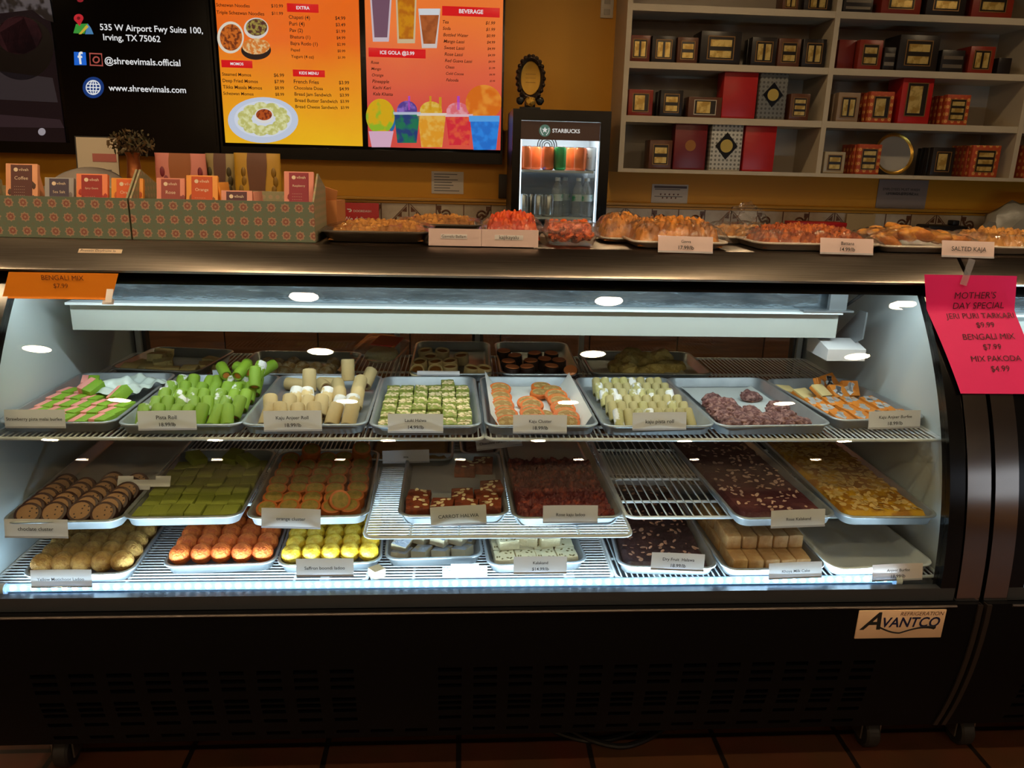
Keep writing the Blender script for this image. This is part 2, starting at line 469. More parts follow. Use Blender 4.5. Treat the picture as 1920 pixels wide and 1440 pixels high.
    # lamp hood inside the top
    hx0, hx1 = i0 + 0.062, (0.965 if main else i1 - 0.1)
    P(MB().bx(hx0, hx1, 1.917, 1.93, 1.075, 1.198), 'reflector', mat('smudged_reflector', (186, 202, 214), 0.2, 0.85, col2=(96, 116, 132), scale=7, thr=(0.42, 0.72), bump=0.3, bscale=30, stretch=(1, 1, 3)))
    P(MB().bx(hx0, hx1, 1.90, 1.915, 1.006, 1.071), 'lamp_hood', mat('lamp_hood_white', (196, 198, 192), 0.4))
    P(MB().bx(hx0, hx1, 1.878, 1.915, 1.071, 1.077), 'hood_lip', mat('hood_lip_white', (240, 244, 246), 0.35))
    if main:
        b = MB(); b.bx(0.93, 0.975, 1.884, 1.897, 1.077, 1.15); b.bx(0.86, 0.99, 1.874, 1.90, 1.0775, 1.082)
        b.prism([(1.87, 1.01), (1.868, 1.08), (1.9, 1.08), (2.06, 0.95), (2.04, 0.93)], 1.02, 1.024)
        P(b, 'hood_bracket', mat('bracket_grey', (150, 154, 158), 0.4, 0.6))
        P(MB().prism([(1.86, 0.985), (1.86, 0.955), (1.98, 0.955), (1.98, 0.985), (1.93, 1.0)], 0.93, 1.03), 'sensor_cover', WHITE)
        P(MB().tube([(0.985, 1.80, 1.16), (1.0, 1.84, 1.14), (0.98, 1.90, 1.09), (0.99, 2.0, 1.06)], 0.004), 'sensor_cable', INK)
    lamp = P(MB().bx(i0 + 0.05, i1 - 0.05, 1.757, 1.775, 1.1495, 1.166), 'top_lamp_bar', ENAMEL)
    # LED tube along the foot of the glass
    yl, zl = yg(0.53) + 0.0225, 0.5305
    ta = x0 + 0.105; tbx = (0.985 if main else x1 - 0.12)
    P(MB().cyl((ta, yl, zl), (tbx, yl, zl), 0.0118, 14), 'led_tube', glass_mat('led_tube_plastic', (235, 245, 255), 0.05, 0.1))
    P(MB().bx(ta, tbx, yl + 0.004, yl + 0.0055, zl - 0.009, zl + 0.009), 'led_board', mat('led_board', (170, 200, 225), 0.4, emit=(150, 205, 255), es=1.6))
    bd = MB(); n = int((tbx - ta) / 0.0212)
    for k in range(n):
        bd.ball((ta + 0.012 + k * 0.0212, yl + 0.001, zl), 0.0055, 1)
    tag(P(bd, 'led_beads', glow('led_bead_glow', (205, 232, 255), 20.0)), kind='stuff')
    P(MB().cyl((ta - 0.014, yl, zl), (ta, yl, zl), 0.0125, 14), 'led_end_cap', ENAMEL); P(MB().cyl((tbx, yl, zl), (tbx + 0.014, yl, zl), 0.0125, 14), 'led_end_cap', ENAMEL)
    # floor of the cold space, rear doors
    P(MB().bx(i0, i1, 1.5, 2.40, 0.496, 0.503), 'deck_pan', mat('deck_pan_grey', (120, 126, 132), 0.45, 0.2))
    fr = MB(); xm = (i0 + i1) / 2
    for a in (i0, xm - 0.02, i1 - 0.035): fr.bx(a, a + 0.035, 2.385, 2.415, 0.503, 1.198)
    fr.bx(i0, i1, 2.385, 2.415, 1.12, 1.198); fr.bx(i0, i1, 2.385, 2.415, 0.503, 0.54)
    P(fr, 'rear_door_frame', mat('rear_frame_grey', (92, 92, 94), 0.4, 0.5))
    P(MB().bx(i0 + 0.035, xm - 0.02, 2.398, 2.402, 0.54, 1.12), 'rear_door_glass', GLASS)
    P(MB().bx(xm + 0.015, i1 - 0.035, 2.398, 2.402, 0.54, 1.12), 'rear_door_glass', GLASS)
    # casters
    for (cx, cy) in ((x0 + 0.12, 1.62), (x1 - 0.12, 1.62), (x0 + 0.12, 2.32), (x1 - 0.12, 2.32)):
        c = P(MB().bx(cx - 0.05, cx + 0.05, cy - 0.05, cy + 0.05, 0.115, 0.129, 0.003).bx(cx - 0.026, cx - 0.022, cy - 0.03, cy + 0.02, 0.03, 0.115).bx(cx + 0.022, cx + 0.026, cy - 0.03, cy + 0.02, 0.03, 0.115), 'caster', mat('caster_zinc', (150, 140, 130), 0.35, 0.9))
        wheel = MB().cyl((cx - 0.018, cy - 0.01, 0.042), (cx + 0.018, cy - 0.01, 0.042), 0.042, 20, bev=0.005).build('wheel', mat('caster_rubber', (38, 34, 32), 0.6), c)
    # light from the lamp bar (facing down and inwards) and from the LED tube
    for nm, loc, rot, sx, sy, pw, colr in (('lamp_bar_light', ((x0 + x1) / 2, 1.766, 1.148), (R(14), 0, 0), (x1 - x0 - 0.2), 0.016, 2.9 * (x1 - x0), (0.82, 0.95, 1.0)),
                                           ('led_tube_light', ((ta + tbx) / 2, yl + 0.004, zl + 0.0135), (R(144), 0, 0), tbx - ta, 0.014, 4.6 * (tbx - ta), (0.62, 0.83, 1.0))):
        ld = bpy.data.lights.new(nm, 'AREA'); ld.shape = 'RECTANGLE'; ld.size = sx; ld.size_y = sy; ld.energy = pw; ld.color = colr
        lo = bpy.data.objects.new(nm, ld); COL.objects.link(lo); lo.parent = root; lo.location = Vector(loc) - root.location; lo.rotation_euler = rot
    return root
CX0, CX1 = -1.06, 1.167
case = build_case(CX0, CX1, 'black curved-glass sweet case under the stainless counter, loaded with trays', True)
case2 = build_case(1.177, 3.0, 'neighbouring black curved-glass case beyond the pink sign, mostly out of view', False)

# maker's badge on the front panel
p0 = at_y(1612, 1168, yb(0.42))
bz = 0.445; bx = (at_y(1604, 1168, yb(bz))[0] + at_y(1766, 1168, yb(bz))[0]) / 2
def onbase(px, py):
    lo, hi = 0.1, 0.5
    r = ray(px, py)
    for _ in range(40):
        z = (lo + hi) / 2; t = (z - CAM_H) / r[2]
        if r[1] * t > yb(z): lo = z
        else: hi = z
    return z
zt_, zb_ = onbase(1690, 1142), onbase(1690, 1194)
sl = math.atan2(yb(zt_) - yb(zb_), zt_ - zb_)
zc_ = (zt_ + zb_) / 2; hb = zt_ - zb_
wb = at_y(1768, 1168, yb(zc_))[0] - at_y(1606, 1168, yb(zc_))[0]
badge = MB().box((0, 0, 0), (wb, 0.003, hb), bev=0.0008)
bo = badge.build('badge', mat('badge_cream', (226, 190, 156), 0.4), case)
bo.location = Vector((at_y(1687, 1168, yb(zc_))[0], yb(zc_) - 0.0025, zc_)) - case.location
bo.rotation_euler = (-sl, 0, 0); bo['label'] = 'cream maker badge'
NAVY = mat('badge_navy', (18, 26, 66), 0.5)
text('VANTCO', (wb * .105, -0.0022, 0.004), NAVY, bo, width=wb * 0.66, height=hb * 0.36, shear=0.2, bold=0.02)
text('A', (-wb * 0.345, -0.0022, 0.007), INK, bo, width=wb * 0.24, height=hb * 0.62, shear=0.4, bold=0.02)
text('REFRIGERATION', (wb * 0.22, -0.0022, hb * 0.37), mat('badge_brown', (96, 60, 40), 0.5), bo, width=wb * 0.5, height=hb * 0.13, shear=0.2)
sw = []
for q in range(25):
    u = q / 24
    sw.append((wb * (-0.27 + 0.66 * u), -0.0026, hb * (-0.05 - 0.26 * math.sin(min(u, .42) / .42 * PI / 2) + (0 if u < .42 else 0.2 * math.sin((u - .42) / .58 * PI * 0.62)))))
s_ = MB()
for q in range(24):
    a, b = Vector(sw[q]), Vector(sw[q + 1]); t = 0.0022 + 0.0030 * (max(0, q - 15) / 9) ** 1.5
    s_.cyl(a, b, t * 0.9, 8)
s_.ball(sw[-1], 0.0058, 1, (1, 0.25, 1))
so = s_.build('swoosh', INK, bo); so.scale = (1, 0.3, 1); so.location = (0, -0.0012, 0)

# ------------------------------------------------------------------ wire racks
TOPZ, MIDZ, BOTZ = 0.838, 0.650, 0.532
def wire_rack(x0, x1, y0, y1, z, along, label, step=0.0125):
    t = thing('wire_shelf_rack', label, 'wire shelf', ((x0 + x1) / 2, (y0 + y1) / 2, z), 0, 'white wire shelf racks in the case')
    hx, hy = (x1 - x0) / 2, (y1 - y0) / 2
    c = 0.02; pts = []
    for sx, sy, a0 in ((1, 1, 0), (-1, 1, 90), (-1, -1, 180), (1, -1, 270)):
        for k in range(4):
            a = R(a0 + k * 30); pts.append((sx * (hx - c) + c * math.cos(a), sy * (hy - c) + c * math.sin(a), -0.0045))
    MB().tube(pts, 0.0042, 8, True).build('frame', ENAMEL, t)
    g = MB(); r = 0.0019
    if along == 'X':
        n = int((y1 - y0 - 0.02) / step)
        for k in range(n + 1):
            y = -hy + 0.012 + k * step
            g.tube([(-hx + 0.002, y, -0.002), (hx - 0.002, y, -0.002)], r, 6)
    else:
        n = int((x1 - x0 - 0.02) / step)
        for k in range(n + 1):
            x = -hx + 0.012 + k * step
            g.tube([(x, -hy + 0.002, -0.002), (x, hy - 0.002, -0.002)], r, 6)
    g.build('wire_grid', ENAMEL, t)
    for q in (0.12, 0.3, 0.75):
        if along == 'Y': MB().tube([(-hx + 0.003, -hy + q * 2 * hy, -0.0065), (hx - 0.003, -hy + q * 2 * hy, -0.0065)], 0.0035, 6).build('cross_brace', ENAMEL, t)
        else: MB().tube([(-hx + (q + 0.05) * 2 * hx, -hy + 0.003, -0.0065), (-hx + (q + 0.05) * 2 * hx, hy - 0.003, -0.0065)], 0.0035, 6).build('cross_brace', ENAMEL, t)
    return t
wire_rack(-0.998, 0.05, 1.605, 2.36, TOPZ, 'Y', 'wide white wire rack under the green and beige rolls, uppermost tier')
wire_rack(0.055, 1.105, 1.605, 2.36, TOPZ, 'Y', 'wide white wire rack under the orange slices and purple crumble, uppermost tier')
wire_rack(-0.998, -0.21, 1.68, 2.36, MIDZ, 'Y', 'middle-tier wire rack hidden under the chocolate cookies and orange discs')
wire_rack(-0.205, 0.375, 1.51, 2.30, MIDZ, 'X', 'middle-tier wire rack bare between the orange discs and carrot halwa trays')
wire_rack(0.382, 1.105, 1.60, 2.36, MIDZ, 'Y', 'middle-tier wire rack standing empty between dark red and rose slabs', 0.0205)
wire_rack(-0.998, -0.205, 1.530, 2.34, BOTZ, 'X', 'lowest wire rack under the yellow and orange ladoo trays')
wire_rack(-0.195, 0.345, 1.530, 2.34, BOTZ, 'X', 'lowest wire rack under the silver and cream burfee trays')
wire_rack(0.352, 1.105, 1.530, 2.34, BOTZ, 'Y', 'lowest wire rack under the dark halwa and milk cake trays')
for x in (-0.985, -0.2, 0.05, 0.38, 1.09):
    a = MB(); a.bx(x - 0.008, x + 0.008, 2.372, 2.384, 0.505, 1.19)
    for z in (TOPZ, MIDZ):
        a.bx(x - 0.004, x + 0.004, 1.72, 2.375, z - 0.030, z - 0.0105)
    a.build('shelf_bracket', mat('bracket_white', (200, 204, 206), 0.4), case, world=True)
for x in (-0.9, -0.3, 0.25, 0.45, 1.0):
    MB().bx(x - 0.01, x + 0.01, 1.55, 2.33, 0.503, 0.5225).build('deck_runner', ENAMEL, case, world=True)

# ------------------------------------------------------------------ trays
def rrect(w, l, r, n=6):
    pts = []
    for sx, sy, a0 in ((1, 1, 0), (-1, 1, 90), (-1, -1, 180), (1, -1, 270)):
        for k in range(n + 1):
            a = R(a0 + 90 * k / n); pts.append((sx * (w / 2 - r) + r * math.cos(a), sy * (l / 2 - r) + r * math.sin(a)))
    return pts
def tray_mesh(w, l, h, m, flare=0.012, r=0.03):
    rings = []
    def ring(ins, z, rr): rings.append([(x, y, z) for x, y in rrect(w - 2 * ins, l - 2 * ins, max(rr, 0.006))])
    ring(flare + 0.006, 0, r - 0.008); ring(flare, 0.0025, r - 0.006); ring(0.006, h - 0.006, r)
    ring(0.0008, h - 0.0045, r + 0.002); ring(0, h - 0.002, r + 0.002); ring(0.001, h, r + 0.002); ring(0.0055, h + 0.0002, r)
    ring(0.0075, h - 0.001, r - 0.001); ring(flare + 0.0015, 0.004, r - 0.008); ring(flare + 0.008, 0.0018, r - 0.01)
    return MB().loops(rings).mesh('sheet_pan', m, 1.2)
class Tray: pass
TRAYS = {}
def tray(key, label, fl, fr, z, length, m=None, h=0.027, w=None, tilt=0.0, dz=0.0, name='sheet_pan', rz=None, flare=0.012):
    FL = at_z(*fl, z + h + dz); FR = at_z(*fr, z + h + dz)
    d = FR - FL; ww = w or d.length
    a = math.atan2(d.y, d.x) if rz is None else rz
    mid = (FL + FR) / 2
    y = max(mid.y, yg(z + h) + 0.021 + abs(math.sin(a)) * ww / 2)
    T = Tray(); T.w, T.l, T.h, T.rz, T.z = ww, length, h, a, z + dz
    T.front = Vector((mid.x, y, z + dz))
    T.c = T.front + Vector((-math.sin(a), math.cos(a), 0)) * length / 2
    o = bpy.data.objects.new(name, tray_mesh(ww, length, h, m or ALU, flare)); COL.objects.link(o)
    o.location = T.c + Vector((0, 0, 0.0006 + math.sin(tilt) * length / 2)); o.rotation_euler = (tilt, 0, a)
    tag(o, label, 'tray', 'sheet pans in the case')
    T.o = o; T.tilt = tilt; T.label = label
    TRAYS[key] = T
    return T
def W(T, u, v, dz=0.0):
    """u across from the tray's centre line, v back from its front rim, dz above the tray's inner floor"""
    p = Vector((u, v - T.l / 2, dz + 0.0026))
    return T.o.matrix_basis @ p
def at_tray(T, me, name, u, v, dz=0.0, rot=(0, 0, 0), label=None, cat='sweet', group=None, s=1.0):
    o = inst(me, name, W(T, u, v, dz), (rot[0] + T.tilt, rot[1], rot[2] + T.rz), None, s)
    tag(o, label, cat, group)
    return o
def J(a): return rng.uniform(-a, a)

LT = 0.41
tray('bars', 'shallow aluminium tray of pink and green burfee at the left end', (-15, 793), (212, 793), TOPZ, LT)
tray('pista', 'shallow aluminium tray holding the bright green pista rolls', (213, 797), (453, 797), TOPZ, LT)
tray('anjeer', 'shallow aluminium tray holding the beige anjeer rolls', (447, 797), (688, 797), TOPZ, LT)
tray('lauki', 'shallow aluminium tray holding the green almond-topped halwa slabs', (690, 800), (905, 799), TOPZ, LT)
tray('cluster', 'shallow aluminium tray lined with paper under orange-rimmed slices', (909, 799), (1126, 799), TOPZ, LT)
tray('kpista', 'shallow aluminium tray holding pale green rolls with silver leaf', (1131, 800), (1346, 799), TOPZ, LT)
tray('purple', 'half-empty aluminium tray with purple crumbly burfee', (1347, 800), (1566, 797), TOPZ, LT)
tray('square', 'skewed aluminium tray of orange and white squares at the right end', (1567, 790), (1745, 782), TOPZ, 0.36, w=0.24, rz=0.11)
# rear of the upper tier
tray('pale', 'rear aluminium tray of pale scattered burfee behind the pink and green bars', (150, 688), (420, 700), TOPZ, 0.26, w=0.25)
tray('coconut', 'rear tray of coconut-dusted balls behind the green rolls', (430, 700), (655, 703), TOPZ, 0.26)
tray('cups', 'rear tray of cream cups raised behind the green halwa slabs', (762, 700), (925, 702), TOPZ, 0.29, dz=0.004, tilt=R(5), w=0.225)
tray('dark', 'rear tray of dark cups with orange tops', (930, 702), (1100, 702), TOPZ, 0.29, dz=0.004, tilt=R(5), w=0.225)
tray('crumble', 'rear tray with pale crumbly chunks beside the dark cups', (1110, 700), (1340, 702), TOPZ, 0.27)
# middle tier
tray('choc', 'long aluminium tray of chocolate cluster cookies on the middle tier', (-18, 990), (218, 986), MIDZ, 0.60)
tray('greenb', 'aluminium tray of dull green burfee blocks on the middle tier', (222, 972), (452, 968), MIDZ, 0.40)
tray('orangec', 'aluminium tray of orange-edged green discs on the middle tier', (457, 972), (692, 967), MIDZ, 0.40)
tray('carrot', 'dark aluminium tray of carrot halwa, mostly empty paper at its rear', (744, 968), (956, 966), MIDZ, 0.38)
tray('rose', 'long aluminium tray of dark red crumbly ladoo', (960, 972), (1173, 969), MIDZ, 0.60)
tray('kalak', 'long aluminium tray filled by the rose slab with flakes', (1385, 976), (1578, 971), MIDZ, 0.66)
tray('yellow', 'long aluminium tray filled by the yellow almond slab', (1581, 970), (1768, 970), MIDZ, 0.66, w=0.23)
tray('rfig', 'rear middle-tier tray under the white mix tag', (690, 862), (840, 862), MIDZ, 0.30, w=0.235)
tray('rchoc', 'rear middle-tier tray behind the dark red ladoo tray', (845, 852), (960, 850), MIDZ, 0.28, w=0.11)
# bottom tier
tray('motichoor', 'lowest-tier tray of dull yellow ladoo balls by the white wall', (30, 1085), (243, 1078), BOTZ, 0.44)
tray('orangel', 'lowest-tier tray of bright orange ladoo balls', (299, 1064), (516, 1056), BOTZ, 0.40)
tray('saffron', 'lowest-tier tray of yellow boondi ladoo balls', (516, 1062), (716, 1054), BOTZ, 0.38)
tray('silver', 'lowest-tier tray of silver-leafed diamonds', (720, 1050), (908, 1044), BOTZ, 0.36)
tray('kalakand', 'lowest-tier tray of cream kalakand blocks', (914, 1062), (1105, 1054), BOTZ, 0.40)
tray('dryfruit', 'lowest-tier tray of dark dry fruit halwa slab', (1160, 1062), (1350, 1066), BOTZ, 0.50)
tray('milk', 'lowest-tier tray stacked with tan milk cake bricks', (1362, 1074), (1560, 1070), BOTZ, 0.48)
tray('empty', 'empty white tray in the lowest right corner of the case', (1564, 1070), (1762, 1062), BOTZ, 0.50, m=mat('white_tray', (228, 232, 234), 0.3))

# ------------------------------------------------------------------ sweets
def m_roll(r, L, skin, fill, silver=None):
    b = MB(); b.lathe([(r * .55, .003), (r * .82, 0), (r * .96, .001), (r, .004), (r * 1.01, L / 2), (r, L - .004), (r * .96, L - .001), (r * .82, L), (r * .55, L - .003)], seg=18)
    b.mi = 1; b.lathe([(r * .56, .0022), (r * .57, L - .0022)], seg=14)
    return b.mesh('roll', [silver or skin, fill])
def flake(b, c, s=0.006, tilt=0.4):
    b.lathe([(s * .9, 0), (s, .0005), (s * .85, .0014)], c, 9, 1.0, rng.uniform(.45, .75), Euler((J(tilt), J(tilt), rng.uniform(0, 6.3))).to_matrix())
def m_block(w, d, h, m, flakes=0, fm=None, bev=0.002, fs=0.005, crumb=0.0):
    b = MB(); b.box((0, 0, h / 2), (w, d, h), bev=bev)
    if crumb:
        bmesh.ops.subdivide_edges(b.bm, edges=b.bm.edges[:], cuts=2, use_grid_fill=True)
        for v in b.bm.verts:
            v.co += noise.noise_vector(v.co * 160 + Vector((w * 999, 0, 0))) * crumb
            v.co.z = max(v.co.z, 0)
    b.mi = 1
    for k in range(flakes): flake(b, (J(w * .4), J(d * .4), h - 0.0002), fs)
    return b.mesh('block', [m] + ([fm] if fm else []))
def m_disc(r, t, rim, face, sy=1.0, flat=True, specks=None):
    b = MB(); b.lathe([(r * .86, 0), (r * .98, .0012), (r, t * .3), (r, t * .7), (r * .98, t - .0012), (r * .86, t)], seg=22, sy=sy)
    q = .78; b.mi = 1; b.lathe([(r * (q - .01), -.0006), (r * q, .001), (r * q, t - .001), (r * (q - .01), t + .0006), (r * .4, t + .0012)], seg=18, sy=sy)
    if specks:
        b.mi = 2
        for k in range(7):
            a = rng.uniform(0, 6.28); q = rng.uniform(0, .75) * r
            b.ball((q * math.cos(a), q * math.sin(a) * sy, t + .0008), .0021, 1, (1, 1, .5))
    return b.mesh('disc', [rim, face] + ([specks] if specks else []))
def m_ball(r, m, amp, freq, seed, sub=3):
    return MB().ball((0, 0, r * .96), r, sub, (1, 1, .96), amp, freq, seed).mesh('ball', m, 3.0)
def m_slab(w, l, h, amp, freq, m, nx=26, ny=44, seed=0):
    b = MB(); rows = []
    for j in range(ny + 1):
        row = []
        for i in range(nx + 1):
            x, y = -w / 2 + w * i / nx, -l / 2 + l * j / ny
            e = min(i, nx - i, j, ny - j)
            z = h * (0.55 if e == 0 else 1) + amp * noise.noise(Vector((x * freq, y * freq, seed))) + amp * .6 * noise.noise(Vector((x * freq * 2.7, y * freq * 2.7, seed + 9)))
            row.append((x, y, max(z, .004)))
        rows.append(row)
    b.sheet(rows)
    edge = [rows[0][i] for i in range(nx + 1)] + [rows[j][nx] for j in range(1, ny + 1)] + [rows[ny][i] for i in range(nx - 1, -1, -1)] + [rows[j][0] for j in range(ny - 1, 0, -1)]
    b.loops([[(x, y, 0.0) for x, y, z in edge], edge], True, False)
    bmesh.ops.remove_doubles(b.bm, verts=b.bm.verts[:], dist=1e-6)
    return b
def grid(T, me_list, name, desc, cat, group, nx, rows, u0, u1, v0, pitch, dz=0.0, rot=(0, 0, 0), ju=0.001, jv=0.002, jr=0.06, stag=0.0, skip=(), s=1.0, extra=None):
    nr = rows
    for j in range(rows):
        for i in range(nx):
            if (i, j) in skip: continue
            k = rng.randrange(len(me_list))
            u = u0 + (u1 - u0) * (i / max(1, nx - 1)) + J(ju) + (stag if j % 2 else 0)
            d = desc if not isinstance(desc, (list, tuple)) else desc[k]
            at_tray(T, me_list[k], name, u, v0 + j * pitch + J(jv), dz, (rot[0] + J(jr * .4), rot[1] + J(jr * .3), rot[2] + J(jr)),
                    '%s, %s in the %s' % (d, col_name(i, nx), row_name(j, nr)), cat, group, s)

PINK = mat('strawberry_pink', (240, 158, 150), 0.6, bump=0.3, bscale=220, rnd=0.05)
GRN = mat('pista_green', (132, 176, 46), 0.6, bump=0.3, bscale=220, rnd=0.08)
def m_bar(w, d, h):
    b = MB(); b.box((-w * .31, 0, h / 2), (w * .38, d, h), bev=.0018); b.mi = 1; b.box((w * .19, 0, h / 2), (w * .62, d, h), bev=.0018)
    return b.mesh('bar', [PINK, GRN])
T = TRAYS['bars']
me = [m_bar(.040, .046, .022), m_bar(.038, .043, .024)]
D = 'pink and green burfee bar'
grid(T, me, 'burfee_bar', D, 'sweet', 'pink and green burfee bars', 5, 5, -.082, .082, .045, .052, 0, (0, 0, -.25), jr=.12, skip=((4, 3), (3, 3), (3, 4), (4, 4), (2, 4)), ju=.002)
for k, (u, v, dz, rx, ry, rz, nm) in enumerate([(-.02, .235, .021, .35, .2, -.4, 'propped on the pile at the rear'), (.075, .175, .022, .5, -.25, -.6, 'tipped upright on the right of the pink and green pile'), (-.06, .315, .0, .3, .1, -.2, 'farthest back by itself in its tray'), (-.045, .28, .018, .2, .1, .3, 'second highest on the rear pile in its tray')]):
    at_tray(T, me[k % 2], 'burfee_bar', u, v, dz + .003, (rx, ry, rz), 'pink and green burfee bar ' + nm, 'sweet', 'pink and green burfee bars')
def crumple(w, l, h, m, freq=18, seed=0, n=26):
    b = MB()
    b.sheet([[(-w / 2 + w * i / n, -l / 2 + l * j / n, max(.001, h * (.5 + .5 * noise.noise(Vector((i / n * freq * w * 12, j / n * freq * l * 12, seed)))))) for i in range(n + 1)] for j in range(n + 1)])
    return b
o = crumple(.13, .16, .05, 0, 2.6, 3, 40).build('plastic_sheet', mat('cloudy_plastic', (214, 226, 222), 0.2, bump=.8, bscale=40), None)
o.location = W(T, .045, .28, .003); o.rotation_euler = (0, 0, -.5); tag(o, 'crumpled cloudy plastic sheet lying behind the pink and green bars', 'plastic sheet')

# green pista rolls
T = TRAYS['pista']
GR = mat('pista_roll_green', (124, 158, 36), .6, bump=.25, bscale=180, rnd=.12)
GRS = mat('pista_roll_silvered', (124, 158, 36), .5, bump=.4, bscale=180, rnd=.08, col2=(226, 226, 228), scale=38, thr=(.53, .57), vary=True)
OF = mat('roll_filling_orange', (222, 138, 70), .6, bump=.4, bscale=300)
mg = m_roll(.0142, .054, GR, OF); mgs = m_roll(.0142, .054, GR, OF, GRS)
LEAN = -R(50)
grid(T, [mg, mg, mgs], 'pista_roll', ['green pista roll', 'green pista roll', 'green pista roll with silver leaf'], 'sweet', 'green pista rolls', 7, 5, -.091, .091, .035, .06, .008, (LEAN, 0, 0), jr=.22)
for k, (u, v, dz, rz, rx) in enumerate([(.02, .30, .05, .5, -1.3), (.05, .285, .053, -.3, -1.2), (.075, .31, .055, .9, -1.4), (.1, .27, .05, -.1, -1.0), (.06, .335, .05, .2, -1.35), (.09, .345, .045, -.6, -1.3), (.105, .23, .04, .1, -.7)]):
    at_tray(T, [mg, mgs][k == 3], 'pista_roll', u, v, dz, (rx, 0, rz), 'green pista roll heaped on top, %s of the rear heap' % ORD[k], 'sweet', 'green pista rolls')
# beige anjeer rolls
T = TRAYS['anjeer']
BG = mat('cashew_beige', (190, 166, 118), .6, bump=.25, bscale=180, rnd=.07)
BGS = mat('cashew_beige_silvered', (206, 182, 132), .5, bump=.4, bscale=180, rnd=.05, col2=(226, 226, 228), scale=34, thr=(.48, .53), vary=True)
DF = mat('fig_filling', (120, 70, 40), .6, bump=.4, bscale=300)
ma = m_roll(.0165, .056, BG, DF); mas = m_roll(.0165, .056, BG, DF, BGS)
grid(T, [ma, ma, mas], 'anjeer_roll', ['beige anjeer roll', 'beige anjeer roll', 'beige anjeer roll with silver leaf'], 'sweet', 'beige anjeer rolls', 6, 3, -.09, .09, .035, .064, .009, (LEAN, 0, 0), jr=.24, skip=((0, 2),))
for k, (u, v, dz, rz, rx) in enumerate([(-.055, .335, .013, 1.25, -PI / 2), (.0, .31, .013, .4, -PI / 2), (.04, .26, .013, .2, -1.3), (.055, .32, .03, .1, -.25), (.095, .33, .013, -.3, -1.0), (.085, .25, .02, -.1, -1.2), (.03, .345, .014, 1.4, -PI / 2), (-.025, .22, .03, .1, -.5)]):
    at_tray(T, ma, 'anjeer_roll', u, v, dz + .003, (rx, 0, rz), 'beige anjeer roll tumbled loose at the rear, %s of the loose ones' % ORD[k], 'sweet', 'beige anjeer rolls')
# lauki halwa
T = TRAYS['lauki']
LH = mat('lauki_green', (146, 150, 72), .6, bump=.5, bscale=160, rnd=.1, col2=(118, 128, 50), scale=60)
ml = [m_block(.033, .05, .021, LH, 15, ALMOND, crumb=.0012), m_block(.034, .049, .022, LH, 9, ALMOND, crumb=.0012), m_block(.032, .05, .02, LH, 20, ALMOND, crumb=.0012)]
grid(T, ml, 'halwa_block', 'green almond-topped halwa block', 'sweet', 'green halwa blocks', 6, 6, -.0875, .0875, .045, .053, 0, jr=.09, ju=.0015, jv=.003)
at_tray(T, ml[0], 'halwa_block', .05, .365, .0, (0, 0, .05), 'green almond-topped halwa block lying farthest back against the rim', 'sweet', 'green halwa blocks')
# kaju cluster slices
T = TRAYS['cluster']
def paper(T, u0, u1, v0, v1, label, seed=0, h=.004, m=None, rise=0.0):
    b = MB(); n = 18
    rows = []
    for j in range(n + 1):
        row = []
        for i in range(n + 1):
            u, v = u0 + (u1 - u0) * i / n, v0 + (v1 - v0) * j / n
            edge = max(0, abs(u) / (T.w / 2 - .022) - .82) / .18 * rise
            p = W(T, u, v, .0012 + h * .5 * (1 + noise.noise(Vector((u * 26, v * 26, seed)))) + edge)
            row.append(tuple(p))
        rows.append(row)
    o = b.sheet(rows).build('parchment_paper', m or mat('parchment', (225, 225, 222), .5), None)
    return tag(o, label, 'paper')
paper(T, -.115, .112, .02, .385, 'white parchment under the orange-rimmed slices', 4, .004, rise=.03)
KO = mat('cluster_orange', (200, 100, 28), .55, bump=.3, bscale=200, rnd=.07)
KF = mat('cluster_face', (150, 116, 60), .65, bump=.8, bscale=220, col2=(176, 148, 92), scale=90)
mk = [m_disc(.027, .012, KO, KF, .72), m_disc(.029, .013, KO, KF, .66)]
for cx, nn, v0, dv, rz, nmc in ((-.078, 8, .05, .036, .1, 'left'), (-.012, 5, .055, .036, -.1, 'middle'), (.062, 8, .05, .028, -.15, 'right')):
    for k in range(nn):
        at_tray(T, mk[k % 2], 'cluster_slice', cx + J(.004), v0 + k * dv, .011 + (.004 if k % 2 else 0), (R(38) + J(.1), J(.08), rz + J(.2)), 'orange-rimmed cashew slice, %s from the front in the %s stack' % (ORD[k], nmc), 'sweet', 'orange-rimmed cashew slices')
for k, (u, v, rz) in enumerate(((.03, .33, .3), (.055, .30, -.2), (.02, .27, .5), (.015, .09, 1.2))):
    at_tray(T, mk[0], 'cluster_slice', u, v, .012, (R(15), 0, rz), 'orange-rimmed cashew slice lying flat behind the stacks, %s of four' % ORD[k], 'sweet', 'orange-rimmed cashew slices')
# kaju pista rolls
T = TRAYS['kpista']
KP = mat('kaju_pista_pale', (170, 158, 108), .6, bump=.25, bscale=180, rnd=.07)
KPS = mat('kaju_pista_silvered', (178, 170, 112), .5, bump=.5, bscale=180, rnd=.05, col2=(232, 232, 236), scale=36, thr=(.5, .55), vary=True)
PF = mat('pista_filling', (110, 130, 50), .6)
mp = m_roll(.0115, .05, KP, PF); mps = m_roll(.0115, .05, KP, PF, KPS)
grid(T, [mp, mp, mps], 'kaju_pista_roll', ['pale pista roll', 'pale pista roll', 'pale pista roll silvered'], 'sweet', 'pale green-beige rolls', 8, 6, -.084, .084, .035, .053, .0065, (LEAN, 0, 0), jr=.1)
